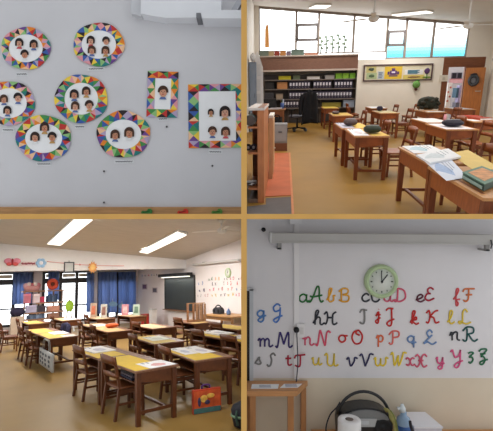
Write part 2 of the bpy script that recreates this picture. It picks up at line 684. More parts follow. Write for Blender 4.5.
def portrait(parent, cx, cz, r, seed, y=-.012):
    rd = random.Random(seed)
    sk = mat(rd.choice(SKINS), .6, .05, 30)
    n = 18
    face = [(cx + r * .74 * math.cos(2 * PI * k / n), y, cz + r * .95 * math.sin(2 * PI * k / n) - r * .05) for k in range(n)]
    m = MB().slab(face, (0, -.003, 0))
    m.box(cx - r * .25, y, cz - r * 1.3, cx + r * .25, y - .002, cz - r * .7)
    p = part('portrait', m, sk, parent)
    hm = MB()
    side = rd.choice((-1, 1))
    long_ = rd.random() < .6
    pts = []
    for k in range(13):
        a = PI * k / 12
        pts.append((cx + r * 1.0 * math.cos(a), y - .003, cz + r * (.12 + 1.05 * math.sin(a))))
    lo = -.75 if long_ else -.15
    pts.append((cx - r * 1.0, y - .003, cz + r * lo))
    pts.append((cx - r * .62, y - .003, cz + r * lo))
    for k in range(7):
        a = PI - PI * k / 6
        pts.append((cx + r * .6 * math.cos(a), y - .003, cz + r * (.1 + (.34 + .12 * side * math.cos(a)) * math.sin(a))))
    pts.append((cx + r * .62, y - .003, cz + r * lo))
    pts.append((cx + r * 1.0, y - .003, cz + r * lo))
    hm.slab(pts, (0, -.003, 0))
    part('hair', hm, mat(rd.choice([(52, 34, 28), (70, 46, 34), (40, 30, 30)]), .7, .1, 40), p)
    em = MB()
    for s in (-1, 1):
        em.ball((cx + s * r * .28, y - .004, cz + r * .02), r * .1, .002, r * .07, 8, 4)
    em.box(cx - r * .05, y - .005, cz - r * .3, cx + r * .05, y - .003, cz - r * .1)
    part('eyes', em, mat((50, 34, 30), .6, 0), p)
    part('mouth', MB().ball((cx, y - .004, cz - r * .5), r * .28, .002, r * .08, 10, 4), mat((176, 70, 70), .6, 0), p)
    part('collar', MB().slab([(cx - r * .7, y, cz - r * 1.45), (cx + r * .7, y, cz - r * 1.45), (cx + r * .4, y, cz - r * 1.0), (cx - r * .4, y, cz - r * 1.0)], (0, -.003, 0)),
         mat(rd.choice([(200, 80, 90), (90, 110, 160), (225, 225, 225), (190, 150, 90)]), .7, .05), p)


def strip(px, py, w, label):
    c = TL.ony(px, py, YT)
    t = thing('name_strip', label, 'paper label', TL, c, ry=random.uniform(-.05, .05))
    hw = w * PXT / 2
    part('paper', MB().box(-hw, -.004, -.014, hw, 0, .014), mat((214, 214, 216), .7, .02), t)
    q = []
    for k in range(int(w * 1.6)):
        q.append((-hw * .85 + 1.7 * hw * k / (w * 1.6 - 1), -.005, .006 * math.sin(k * 2.1) * (1 if k % 3 else 1.3)))
    part('handwriting', MB().tube(q, .0022, 5, flat=((0, 1, 0), .4)), INK, t)


def ring_frame(px, py, rx, ry, ix, iy, faces, label, lab, seed):
    rd = random.Random(seed)
    c = TL.ony(px, py, YT)
    t = thing('portrait_poster', label, 'paper poster', TL, c, group=None)
    RX_, RY_, IX, IY = [v * PXT for v in (rx, ry, ix, iy)]
    n = 17
    m = MB()
    off = rd.uniform(0, 1)
    def E(a, k):
        wob = 1 + (.02 * math.sin(5 * a + seed) if k > .9 else 0)
        return ((IX + (RX_ - IX) * k) * math.cos(a) * wob, -.008, (IY + (RY_ - IY) * k) * math.sin(a) * wob)
    for k in range(n):
        a0, a1 = 2 * PI * (k + off) / n, 2 * PI * (k + 1 + off) / n
        am = (a0 + a1) / 2
        mid = E(am + rd.uniform(-.08, .08), rd.uniform(.3, .7))
        oo = [E(a0 + (a1 - a0) * j / 3, 1) for j in range(4)]
        ii = [E(a0 + (a1 - a0) * j / 3, 0) for j in range(4)]
        pick = rd.sample(range(len(PALM)), 4)
        m.slab(oo + [mid], (0, -.003, 0), pick[0])
        m.slab(ii + [mid], (0, -.003, 0), pick[1])
        m.slab([ii[0], oo[0], mid], (0, -.003, 0), pick[2])
        m.slab([ii[3], oo[3], mid], (0, -.003, 0), pick[3])
    ell = [((IX + .01) * math.cos(2 * PI * k / 40), 0, (IY + .01) * math.sin(2 * PI * k / 40)) for k in range(40)]
    part('backing_paper', MB().slab(ell, (0, -.008, 0)), PAPER, t, 'white paper backing')
    part('patchwork_ring', m, PALM, t, 'ring of coloured triangles')
    for i, (fx, fy, fr) in enumerate(faces):
        portrait(t, (fx - px) * PXT, (py - fy) * PXT, fr * PXT, seed * 10 + i)
    strip(lab[0], lab[1], lab[2], lab[3])


def rect_frame(x0, y0, x1, y1, ix0, iy0, ix1, iy1, faces, label, lab, seed, skew=0):
    rd = random.Random(seed)
    px, py = (x0 + x1) / 2, (y0 + y1) / 2
    c = TL.ony(px, py, YT)
    t = thing('portrait_poster', label, 'paper poster', TL, c, ry=skew)
    def P(x, y, d=-.006):
        return ((x - px) * PXT, d, (py - y) * PXT)
    m = MB()
    def band(ax, ay, bx, by_, cx, cy, dx, dy, n):
        # a-b outer edge, d-c inner edge
        for k in range(n):
            f0, f1 = k / n, (k + 1) / n
            L = lambda p, q, f: (p[0] + (q[0] - p[0]) * f, p[1] + (q[1] - p[1]) * f)
            o0, o1 = L((ax, ay), (bx, by_), f0), L((ax, ay), (bx, by_), f1)
            i0, i1 = L((dx, dy), (cx, cy), f0), L((dx, dy), (cx, cy), f1)
            f = rd.uniform(.3, .7)
            mid = L(L(o0, o1, rd.uniform(.3, .7)), L(i0, i1, .5), f)
            pk = rd.sample(range(len(PALM)), 4)
            for q, i in (((o0, o1, mid), pk[0]), ((o1, i1, mid), pk[1]), ((i1, i0, mid), pk[2]), ((i0, o0, mid), pk[3])):
                m.slab([P(*v) for v in q], (0, -.003, 0), i)
    band(x0, y0, x1, y0, x1, iy0, x0, iy0, max(3, int((x1 - x0) / 9)))
    band(x0, iy1, x1, iy1, x1, y1, x0, y1, max(3, int((x1 - x0) / 9)))
    band(x0, iy0, x0, iy1, ix0, iy1, ix0, iy0, max(3, int((iy1 - iy0) / 9)))
    band(ix1, iy0, ix1, iy1, x1, iy1, x1, iy0, max(3, int((iy1 - iy0) / 9)))
    part('backing_paper', MB().slab([P(x0 + 1, y0 + 1, 0), P(x1 - 1, y0 + 1, 0), P(x1 - 1, y1 - 1, 0), P(x0 + 1, y1 - 1, 0)], (0, -.006, 0)), PAPER, t, 'white paper backing')
    part('patchwork_border', m, PALM, t, 'border of coloured triangles')
    for i, (fx, fy, fr) in enumerate(faces):
        portrait(t, (fx - px) * PXT, (py - fy) * PXT, fr * PXT, seed * 10 + i, -.010)
    strip(*lab)


W1 = 'on the grey wall'
ring_frame(26.4, 48.8, 24.6, 21.2, 17, 14, [(20.3, 43.6, 4), (34.7, 45.1, 4), (25.6, 55, 4)], 'round patchwork paper frame at top left with two faces over one face', (22, 74.3, 12, 'name strip under the top left round frame'), 1)
ring_frame(99.2, 45, 25.5, 21.8, 17.3, 14.3, [(91.5, 41.3, 4), (106.7, 41.8, 3.8), (92.5, 51, 4), (106.2, 51.5, 4)], 'topmost round patchwork paper frame with four faces', (96.3, 69, 17, 'name strip under the topmost four-face round frame'), 2)
ring_frame(9.5, 103.5, 26, 22, 18, 15, [(19, 98.2, 4.3), (5, 99.7, 4), (8.5, 111, 4)], 'round patchwork paper frame cut off by the left picture edge', (8.5, 130, 12, 'name strip under the frame cut off at the left edge'), 3)
ring_frame(81.7, 99, 26.5, 24.2, 16.8, 16, [(75, 95, 4.4), (87, 92, 4.2), (76, 106.7, 4.2), (90, 105.7, 4.4)], 'round four-face paper frame in the middle of the grey wall', (80, 126.8, 10, 'name strip under the middle round frame'), 4)
ring_frame(44.2, 138.5, 27.6, 23, 18.6, 14.8, [(45.5, 127.8, 4.6), (36, 137.5, 4.6), (53, 137.3, 4.4)], 'lowest left round paper frame with one face above two faces', (44, 164, 15, 'name strip under the lowest left round frame'), 5)
ring_frame(123.8, 134.5, 26.7, 23.5, 17.8, 14.8, [(115.7, 135.3, 4.6), (129.8, 133.3, 5)], 'round patchwork paper frame with only two faces', (124.2, 161.6, 20, 'name strip under the two-face round frame'), 6)
rect_frame(147.3, 71.8, 178, 117.6, 155, 78.6, 171, 109.6, [(163.3, 92.2, 5.2)], 'narrow upright patchwork paper frame with a single face', (163, 119, 10, 'name strip under the narrow upright frame'), 7, .03)
rect_frame(188.5, 84.5, 241.6, 148, 199, 91.5, 235.8, 141, [(211, 112.7, 3), (225, 112.7, 5.4), (212.4, 131.8, 4.5), (225.5, 132.3, 4.5)], 'largest rectangular patchwork paper frame with four faces', (215.5, 151.9, 14, 'name strip under the largest rectangular frame'), 8, -.01)

# white projector bracket at the top
c = TL.ony(175, 14, YT)
WPL = mat((222, 222, 226), .5, .02)
t = thing('projector_bracket', 'white wall bracket of box housings at the top right of the grey wall', 'bracket', TL, c)
def tp(px, py, d=0.0):
    v = TL.ony(px, py, YT) - c
    return Vector((v.x, -d, v.z))
m = MB().slab([tp(144, -8), tp(222, -8), tp(222, 21), tp(206, 23.5), tp(168, 24), tp(144, 20)], (0, -.10, 0))
part('housing', m, WPL, t)
m = MB().slab([tp(133, -8), tp(143.5, -8), tp(143.5, 20), tp(133, 17)], (0, -.06, 0))
part('end_cap', m, mat((196, 196, 200), .5, .02), t)
m = MB().slab([tp(202, 19), tp(243, 19), tp(243, 27), tp(204, 27)], (0, -.14, 0))
part('arm', m, WPL, t)
m = MB().bar(tp(234, 19, .1), tp(243, 4, .1), .05, .04)
part('strut', m, mat((170, 170, 176), .5, .02), t)
part('latch', MB().slab([tp(198, 20.5), tp(203, 20.5), tp(203, 25), tp(198, 25)], (0, -.12, 0)), mat((120, 120, 124), .5, 0), t)
for i, (px, py, w) in enumerate(((104.5, 171.5, 'below the two-face round frame'), (104.5, 202.5, 'just above the wooden rail'), (212.5, 166, 'below the largest rectangular frame'), (167, 127, 'below the narrow upright frame'))):
    p = TL.ony(px, py, YT)
    solo('nail', 'tiny dark nail in the grey wall ' + w, 'nail', TL, p, MB().lathe((0, 0, 0), [(.004, 0), (.004, -.01), (.008, -.012), (.006, -.016)], 8, axis='y'), mat((70, 66, 66), .5, 0))
for px, colr, w in ((147, (58, 120, 56), 'left green paper leaf standing on the wooden rail'), (183, (206, 58, 40), 'red paper leaf standing on the wooden rail'), (217, (84, 134, 56), 'right green paper leaf standing on the wooden rail')):
    p = TL.ony(px, 213.6, YT - .045)
    s = PXT
    g = mat(colr, .6, .08, 30)
    t = thing('paper_leaf', w, 'paper leaf', TL, p)
    part('leaf', MB().slab([(-5 * s, 0, 0), (5 * s, 0, 0), (5.5 * s, 0, 2.5 * s), (3.6 * s, 0, 5 * s), (1.2 * s, 0, 4.6 * s), (.4 * s, 0, 3 * s), (-1.6 * s, 0, 2.4 * s), (-4 * s, 0, 3 * s), (-5.6 * s, 0, 1.4 * s)], (0, -.012, 0)), g, t)
    part('vein', MB().tube([(-3.6 * s, -.013, 1.2 * s), (0, -.013, 1.8 * s), (3.2 * s, -.013, 2.8 * s)], .003, 5), mat(tuple(int(v * .6) for v in colr), .6, 0), t)

# ================================================================== LOWER RIGHT: the alphabet wall
PXB = YB / F
LET = {
 'a': "0.5,.45 .3,.56 .08,.4 .08,.12 .28,0 .48,.2 .52,.5;.52,.55 .5,.15 .6,0 .75,.12",
 'b': "0,.1 .2,.5 .35,.95 .22,1 .15,.7 .15,.1 .3,0 .48,.15 .45,.45 .6,.45",
 'c': ".5,.45 .3,.56 .08,.35 .1,.1 .3,0 .55,.15",
 'd': "0.5,.45 .3,.56 .08,.4 .08,.12 .28,0 .48,.2 .55,1;.55,1 .5,.15 .62,0 .75,.12",
 'e': "0,.15 .3,.25 .48,.42 .35,.56 .12,.4 .12,.1 .35,0 .6,.15",
 'f': "0,.1 .25,.5 .4,.9 .28,1 .2,.7 .2,-.3 .3,-.4 .35,-.2 .2,.05 .5,.12",
 'g': "0.5,.45 .3,.56 .08,.4 .08,.15 .28,.05 .48,.2 .52,.55 .5,-.2 .3,-.4 .1,-.25 .3,-.05 .7,.15",
 'h': "0,.1 .22,.55 .35,.95 .22,1 .15,.7 .13,0;.13,.3 .3,.54 .45,.45 .45,.1 .55,0 .7,.12",
 'i': "0,.15 .2,.55 .2,.1 .3,0 .45,.12;.2,.75 .22,.79",
 'j': "0,.2 .2,.6 .2,-.2 .1,-.4 -.02,-.2 .35,.1;.2,.8 .22,.84;.05,.35 .36,.35",
 'k': "0,.1 .22,.55 .35,.95 .22,1 .15,.7 .13,0;.13,.25 .4,.55 .42,.35 .15,.28 .4,0 .6,.1",
 'l': "0,.1 .25,.5 .35,.9 .22,1 .15,.7 .15,.15 .28,0 .5,.15",
 'm': "0,.4 .1,.54 .14,.4 .14,0;.14,.35 .28,.54 .4,.42 .4,0;.4,.35 .54,.54 .66,.42 .66,.1 .75,0 .9,.12",
 'n': "0,.4 .1,.54 .14,.4 .14,0;.14,.35 .3,.54 .44,.42 .44,.1 .54,0 .7,.12",
 'o': ".3,.55 .1,.45 .06,.2 .25,0 .48,.15 .48,.42 .3,.55 .45,.5 .65,.5",
 'p': "0,.3 .15,.55 .15,-.4;.15,.4 .35,.55 .5,.35 .4,.05 .18,.05",
 'q': "0.5,.45 .3,.56 .08,.4 .08,.15 .28,.02 .48,.2 .52,.55;.52,.55 .5,-.4;.35,-.1 .7,.05",
 'r': "0,.3 .12,.55 .15,0;.15,.35 .3,.54 .45,.5 .45,.1 .6,.0",
 's': "0,.05 .3,.55 .3,.35 .42,.1 .25,0 .05,.1",
 't': ".25,.9 .25,.1 .4,0 .55,.1;.02,.6 .5,.62",
 'u': "0,.4 .1,.55 .1,.15 .25,0 .42,.15 .48,.55;.48,.55 .48,.1 .58,0 .72,.12",
 'v': "0,.4 .12,.54 .2,.1 .28,0 .45,.3 .48,.54 .65,.48",
 'w': "0,.4 .1,.55 .1,.15 .22,0 .38,.15 .4,.5;.4,.5 .4,.12 .54,0 .7,.2 .7,.54 .85,.48",
 'x': "0,.45 .15,.54 .28,.3 .18,.02 .02,.1;.55,.48 .42,.54 .28,.3 .4,.02 .6,.1",
 'y': "0,.4 .1,.55 .1,.2 .25,.05 .42,.2 .48,.55;.48,.55 .46,-.2 .3,-.4 .15,-.25 .6,.1",
 'z': ".02,.45 .2,.55 .42,.48 .1,.15 .3,.15 .38,-.1 .2,-.35 .05,-.25",
 'A': "0,.1 .15,0 .35,.4 .55,.98 .68,.95 .7,.3 .8,0 .95,.1;.15,.42 .3,.34 .88,.45",
 'B': ".2,.95 .2,0;.02,.75 .3,1 .62,.95 .62,.65 .3,.53;.3,.53 .7,.42 .65,.05 .3,0 .02,.14",
 'C': ".68,.75 .5,1 .25,.8 .18,.4 .3,.05 .55,0 .75,.2;.42,.62 .6,.6 .68,.8",
 'D': ".3,.9 .25,.1 .1,.02 .1,.15 .4,0 .8,.25 .75,.8 .4,1 .1,.9 .05,.7",
 'E': ".7,.85 .5,1 .3,.85 .35,.58 .5,.54 .25,.5 .12,.2 .35,0 .75,.18",
 'F': ".05,.72 .2,.95 .85,.97;.45,.95 .42,.2 .25,0 .08,.1;.25,.5 .68,.52",
 'G': ".65,.85 .45,1 .2,.75 .3,.45 .6,.55 .65,.75;.65,.6 .6,0 .4,-.35 .2,-.2 .45,0 .8,.15",
 'H': ".02,.75 .2,.95 .26,.5 .15,.05 .0,.12;.85,.95 .62,.75 .6,.1 .75,0 .92,.14;.2,.5 .62,.52",
 'I': ".05,.78 .2,1 .52,.95;.35,.95 .35,.15 .2,0 .05,.12",
 'J': ".05,.82 .25,1 .58,.97;.45,.95 .45,-.2 .28,-.4 .12,-.22 .3,0 .65,.15",
 'K': ".02,.75 .2,.95 .26,.5 .15,.05 .0,.12;.8,.95 .58,.88 .24,.5;.24,.5 .5,.42 .62,.05 .88,.12",
 'L': ".6,.8 .48,1 .32,.8 .3,.2 .15,.02 .05,.12 .2,.17 .5,0 .82,.12",
 'M': "0,.1 .12,0 .25,.9 .32,1 .52,.2;.52,.2 .76,1 .84,.9 .84,.1 .95,0 1.08,.14",
 'N': "0,.1 .12,0 .25,.9 .32,1 .55,.1 .62,.05 .7,.8 .82,1 .95,.88",
 'O': ".5,1 .2,.85 .08,.4 .3,0 .65,.1 .75,.6 .5,1 .33,.78 .58,.62",
 'P': ".3,.9 .28,.15 .15,0 .02,.12;.02,.72 .3,1 .68,.95 .68,.6 .3,.5",
 'Q': ".6,.8 .45,1 .25,.8 .38,.5 .6,.62;.48,.5 .15,.15 .05,0 .3,.12 .6,-.05 .88,.12",
 'R': ".3,.9 .28,.15 .15,0 .02,.12;.02,.72 .3,1 .68,.95 .68,.6 .3,.5;.38,.5 .62,.1 .78,0 .98,.14",
 'S': ".62,.8 .48,1 .3,.8 .36,.5 .3,.1 .15,0 .05,.14",
 'T': ".05,.68 .15,.92 .5,.95 .85,1;.48,.95 .46,.15 .3,0 .1,.12",
 'U': "0,.78 .12,.95 .2,.7 .2,.2 .4,0 .6,.2 .65,.95;.65,.95 .65,.15 .78,0 .95,.12",
 'V': "0,.78 .12,.95 .22,.7 .38,0;.38,0 .6,.6 .72,.95 .95,.9",
 'W': "0,.78 .12,.95 .18,.6 .25,0 .48,.75;.48,.75 .52,0 .76,.7 .82,.95 1.02,.9",
 'X': "0,.78 .15,.95 .3,.7 .3,.3 .15,.02 0,.14;.8,.8 .62,.98 .45,.75 .45,.25 .6,0 .82,.14;.2,.5 .56,.5",
 'Y': "0,.78 .12,.95 .2,.65 .32,.4 .55,.55 .65,.95;.65,.95 .62,0 .45,-.35 .25,-.25 .45,0 .82,.15",
 'Z': ".08,.75 .3,.95 .68,.9 .25,.35 .4,.35 .55,.1 .4,-.28 .2,-.3 .2,-.12 .45,0 .75,.1;.18,.55 .58,.58",
}


def letter_strokes(ch):
    out = []
    for st in LET[ch].split(';'):
        out.append([tuple(float(v) for v in q.split(',')) for q in st.split()])
    return out


GRN, ORG, BLK, PNK, MAR, CRI = (40, 112, 52), (232, 168, 56), (52, 54, 62), (214, 92, 118), (96, 44, 60), (176, 40, 62)
BLU, LBL, RED, GRY, YEL, PUR, NAV, TEA, CYA = (88, 132, 190), (110, 140, 186), (202, 48, 46), (130, 128, 126), (226, 196, 66), (64, 52, 112), (54, 52, 92), (32, 88, 86), (84, 128, 200)
# letter, centre in pixels, cap height in pixels, colour, colour word
ROWS = [
 ('a', 305, 298, 14, GRN, 'green'), ('A', 315.5, 294.5, 15, GRN, 'green'), ('b', 331, 295, 13, ORG, 'orange'), ('B', 343.6, 295, 13, ORG, 'orange'),
 ('c', 366, 297.5, 14, BLK, 'dark'), ('C', 375.5, 295, 13, BLK, 'dark'), ('d', 389, 295, 12.5, PNK, 'pink'), ('D', 399.5, 295, 13, PNK, 'pink'),
 ('e', 420, 298, 13, MAR, 'maroon'), ('E', 429.5, 294, 13, CRI, 'crimson'), ('f', 456.5, 297, 12, (214, 84, 90), 'pink-red'), ('F', 468.5, 295, 13, (216, 120, 70), 'orange-red'),
 ('g', 262, 316, 12, BLU, 'blue'), ('G', 278, 313, 13.5, CYA, 'blue'), ('h', 318.5, 317.5, 14, BLK, 'dark'), ('H', 330.5, 318, 13, BLK, 'dark'),
 ('I', 363.3, 316.5, 14, GRY, 'grey'), ('j', 378, 316, 11.5, RED, 'red'), ('J', 390, 317, 12.5, RED, 'red'), ('k', 414.3, 317.5, 13, RED, 'red'), ('K', 432.5, 316.5, 13.5, RED, 'red'),
 ('l', 450.8, 317, 13, YEL, 'yellow'), ('L', 464.5, 316.5, 14.5, YEL, 'yellow'),
 ('m', 265.5, 342.5, 15, PUR, 'purple'), ('M', 284, 340, 14, PUR, 'purple'), ('n', 308.5, 341, 15, PNK, 'pink'), ('N', 323, 338, 14, (220, 84, 110), 'pink'),
 ('o', 343.2, 338.5, 13, RED, 'red'), ('O', 357, 336.8, 13.5, RED, 'red'), ('p', 379.5, 341, 12, (226, 112, 74), 'orange'), ('P', 393.5, 337.5, 13, (228, 110, 100), 'coral'),
 ('q', 412, 341.5, 12, LBL, 'blue'), ('Q', 430, 337, 13.5, LBL, 'blue'), ('r', 454.5, 336, 15, BLK, 'dark'), ('R', 470, 334, 14, TEA, 'dark green'),
 ('s', 258, 360.5, 13, GRY, 'grey'), ('S', 271.2, 359.5, 13, GRY, 'grey'), ('t', 288.5, 360, 11, CRI, 'crimson'), ('T', 299.5, 359.5, 12, CRI, 'crimson'),
 ('u', 317, 361, 13, YEL, 'yellow'), ('U', 331.5, 359.5, 13, YEL, 'yellow'), ('v', 352, 361.5, 15, NAV, 'navy'), ('V', 366.5, 360, 13, NAV, 'navy'),
 ('w', 381, 361.5, 15, (236, 206, 60), 'yellow'), ('W', 398.5, 359, 14, (236, 206, 60), 'yellow'), ('x', 410.3, 361.5, 14, PNK, 'pink'), ('X', 421, 360.5, 13, PNK, 'pink'),
 ('y', 440, 363, 12.5, (222, 92, 140), 'pink'), ('Y', 456.5, 358.5, 13.5, (222, 92, 140), 'pink'), ('z', 470.5, 357.5, 12, (44, 110, 76), 'green'), ('Z', 483, 356.5, 12, (44, 110, 76), 'green'),
]
letter_objs = []
for ch, px, py, hgt, colr, word in ROWS:
    st = letter_strokes(ch)
    xs_ = [q[0] for s_ in st for q in s_]
    ys_ = [q[1] for s_ in st for q in s_]
    mx_, my_ = (min(xs_) + max(xs_)) / 2, (min(ys_) + max(ys_)) / 2
    S = hgt * PXB
    wx_ = 1.12
    m = MB()
    for s_ in st:
        pts = smooth([((x - mx_) * S * wx_, 0, (y - my_) * S) for x, y in s_], 4)
        m.tube(pts, .0078, 6, flat=((0, 1, 0), .5))
    case = 'capital' if ch.isupper() else 'small'
    o = solo('cursive_letter', '%s cursive %s letter %s stuck on the white alphabet wall' % (word, case, ch), 'wall letter', BR, BR.ony(px, py, YB) + Vector((0, -.03 if ch == 'T' else -.005, 0)), m, mat(colr, .6, .05, 30), group='cursive letters on the alphabet wall')
    letter_objs.append((o, ch, px, py, word))

# clock
def clock(room, loc, R, rz, label, tm=True):
    t = thing('wall_clock', label, 'clock', room, loc, rz)
    g = mat((184, 204, 160), .4, .03)
    part('rim', MB().lathe((0, 0, 0), [(R * .72, 0), (R, 0), (R * 1.0, -.03), (R * .92, -.05), (R * .8, -.05), (R * .74, -.03)], 40, axis='y'), g, t, 'pale green rim')
    part('dial', MB().lathe((0, 0, 0), [(R * .78, -.0), (R * .78, -.034)], 40, axis='y'), mat((222, 224, 216), .5, .02), t)
    for k in range(12):
        a = 2 * PI * k / 12
        l = .1 if k % 3 == 0 else .06
        m = MB().bar((R * .66 * math.sin(a), -.036, R * .66 * math.cos(a)), (R * (.66 - l) * math.sin(a), -.036, R * (.66 - l) * math.cos(a)), R * .06, .003, up=(0, 1, 0))
        part('hour_mark', m, mat((70, 80, 70), .5, 0), t)
    K = mat((40, 42, 48), .5, 0)
    part('minute_hand', MB().bar((.0, -.040, -R * .1), (-R * .03, -.040, R * .62), R * .045, .003, up=(0, 1, 0)), K, t)
    part('hour_hand', MB().bar((0, -.043, 0), (R * .33, -.043, R * .42), R * .06, .003, up=(0, 1, 0)), K, t)
    part('hub', MB().lathe((0, 0, 0), [(R * .06, -.034), (R * .06, -.05)], 10, axis='y'), K, t)
    return t
clock(BR, BR.ony(380.5, 281, YB), 16.8 * PXB, 0, 'round pale green clock showing one o\'clock above the cursive letters')

# projection screen case
c = BR.ony(376, 238, YB)
c.y -= .16
t = thing('screen_case', 'long grey projection screen case high on the alphabet wall', 'projection screen', BR, c, ry=.008)
L = 110 * (YB - .16) / F
part('case', MB().box(-L, 0, -.038, L * 1.3, .12, .042).box(-L, -.006, -.043, L * 1.3, .0, -.03), mat((184, 180, 176), .45, .03), t)
part('end_cap', MB().box(-L - .012, .0, -.044, -L, .15, .048), mat((214, 212, 210), .5, 0), t)
for px in (274, 484):
    x = (px - 376) * (YB - .16) / F
    part('bracket', MB().box(x - .018, .03, -.10, x + .018, .06, -.03).box(x - .018, .03, -.10, x + .018, .158, -.085), mat((150, 148, 146), .5, 0), t)
part('pull_ring', MB().tube([(L * .985, -.01, 0), (L * .99, -.02, -.04), (L * .985, -.01, -.075)], .006, 6), mat((60, 60, 64), .5, 0), t)
p = BR.ony(263.5, 229.6, YB)
t = thing('wall_hook', 'black round hook left of the projection screen case', 'hook', BR, p)
part('plate', MB().lathe((0, 0, 0), [(.02, 0), (.02, -.015)], 12, axis='y'), DARK, t)
part('knob', MB().lathe((0, 0, 0), [(.008, -.015), (.008, -.05), (.017, -.055), (.017, -.085), (.008, -.09)], 12, axis='y'), mat((24, 24, 26), .4, 0), t)
# ceiling cove seen above the case
a0, a1 = BR.ony(247, 222, YB), BR.ony(500, 222, YB)
# trunking, socket, cable
WT = mat((232, 228, 228), .5, .02)
p = BR.ony(296.3, 300, YB)
t = thing('cable_trunking', 'white vertical cable trunking running down the alphabet wall', 'trunking', BR, p)
zt_, zb_ = BR.ony(0, 224, YB).z - p.z, BR.ony(0, 378, YB).z - p.z
part('channel', MB().box(-.022, -.025, zb_, .022, 0, zt_), WT, t)
part('junction_box', MB().box(-.062, -.05, zt_, .045, 0, zt_ + .05), WT, t)
p = BR.ony(300, 329.5, YB)
t = thing('wall_socket', 'white socket box with a black plug on the trunking', 'socket', BR, p + Vector((0, -.025, 0)))
part('plate', MB().box(-.035, -.02, -.06, .035, .02, .06), WT, t)
part('rocker', MB().box(-.0, -.026, -.03, .025, -.02, .03), mat((216, 212, 210), .4, 0), t)
q = p + Vector((-.04, -.045, .012))
t = thing('power_cable', 'thin black cable hanging from the wall plug to the side table', 'cable', BR, q)
part('plug', MB().lathe((0, 0, 0), [(.012, .01), (.026, 0), (.026, -.02), (.014, -.035)], 12, axis='y'), mat((24, 24, 28), .4, 0), t)
e = BR.ony(296, 382.6, YB - .05) - q
part('cord', MB().tube(smooth([(0, -.03, 0), (.004, -.035, -.1), (.012, -.02, -.3), (e.x, -.01, e.z + .0)], 6), .005, 6), mat((70, 70, 80), .5, 0), t)
# framed board at the left edge
p = BR.ony(247, 334, YB)
t = thing('chalkboard', 'dark chalkboard edge in a pale metal frame at the left edge of the alphabet wall', 'chalkboard', BR, p)
w_ = 5 * PXB
z0_, z1_ = BR.ony(0, 382, YB).z - p.z, BR.ony(0, 290, YB).z - p.z
part('board', MB().box(.012 - p.x, -.02, z0_, w_ * .55, 0, z1_), mat((54, 46, 44), .6, .05), t)
part('frame', MB().box(w_ * .5, -.035, z0_, w_ * 1.25, 0, z1_ + .012).box(.012 - p.x, -.035, z1_, w_ * 1.25, 0, z1_ + .02), mat((196, 198, 202), .35, .03), t)
# side table
WB = wood((198, 142, 92), .12)
zT = (CY - 385.6) / F * 3.66
yF, yR = 3.545, 3.77
xL, xR_ = .012, (307.8 - CX) / F * 3.76
t = thing('side_table', 'small wooden side table under the purple and grey letters', 'table', BR, ((xL + xR_) / 2, (yF + yR) / 2, FLZ))
def tl(x, y, z):
    return x - (xL + xR_) / 2, y - (yF + yR) / 2, z - FLZ
xF = (296.5 - CX) / F * yF
m = MB().slab([tl(xL, yF, zT), tl(xF, yF, zT), tl(xR_, yR, zT), tl(xL, yR, zT)], (0, 0, -.045))
part('table_top', m, WB, t)
for x, y, w in ((.075, yF + .05, .05), (xF - .045, yF + .05, .05), (xR_ - .045, yR - .04, .045), (.05, yR - .04, .045)):
    a_ = tl(x, y, 0)
    part('leg', MB().box(a_[0] - w / 2, a_[1] - .025, 0, a_[0] + w / 2, a_[1] + .025, zT - .045 - FLZ), wood((184, 128, 80), .12, stretch=(10, 10, 2)), t)
for i, (pts, lab) in enumerate((([(251, 388.8), (278, 388.8), (279, 384.4), (252, 384.4)], 'left white worksheet on the side table'), ([(280, 388), (298, 387.6), (302, 384), (284, 384.2)], 'right white worksheet with a faint drawing on the side table'))):
    pp = []
    for px, py in pts:
        v = pix_dir(px, py)
        pp.append(v * (zT / v.z))
    c = sum(pp, Vector()) / 4
    t = thing('worksheet', lab, 'paper', BR, c)
    part('sheet', MB().slab([p - c for p in pp], (0, 0, .003)), PAPER, t)
    m = MB()
    for k in range(3):
        m.tube([(p0_ - c) * .0 + Vector((x, (k - 1) * .02, .0035)) for p0_, x in ((c, -.05), (c, 0), (c, .05))], .003, 5)
    part('drawing', m, mat((150, 150, 170), .6, 0), t)
# table below the picture edge and the things on it
zK = (CY - 442) / F * 3.55
x0_, x1_ = (318 - CX) / F * 3.4, 2.35
t = thing('long_desk', 'wooden desk along the cream wall carrying the black stereo', 'desk', BR, ((x0_ + x1_) / 2, 3.52, FLZ))
hw = (x1_ - x0_) / 2
part('desk_top', MB().box(-hw, -.26, zK - FLZ - .035, hw, .24, zK - FLZ), WB, t)
for sx in (-1, 1):
    for sy in (-1, 1):
        part('leg', MB().box(sx * (hw - .05) - .025, sy * .2 - .025, 0, sx * (hw - .05) + .025, sy * .2 + .025, zK - FLZ - .035), WB, t)
# stereo
YS = 3.56
k = YS / F
p = Vector(((363.5 - CX) * k, YS, zK))
t = thing('portable_stereo', 'black and silver portable stereo with arched handle by the cream wall', 'stereo', BR, p)
hw, hh = 26.5 * k, 43 * k
prof = []
for i in range(13):
    a = PI * i / 12
    prof.append((hw * math.cos(a) * (1.0 if abs(math.cos(a)) > .5 else 1.0), hh * (.5 + .37 * math.sin(a) ** .8)))
pts = [(-hw * .96, 0, 0), (hw * .96, 0, 0)] + [(x, 0, z) for x, z in prof]
CHR = mat((64, 66, 70), .35, .04, spec=.5)
BLKP = mat((28, 29, 32), .4, .05, spec=.5)
part('body', MB().slab([(x, .09, z) for x, y, z in pts], (0, -.16, 0)), BLKP, t)
fp = [(x * .72, -.072, hh * .5 + (z - hh * .5) * .93) for x, y, z in pts if z > hh * .56]
fp += [(-hw * .62, -.072, hh * .6), (hw * .62, -.072, hh * .6)]
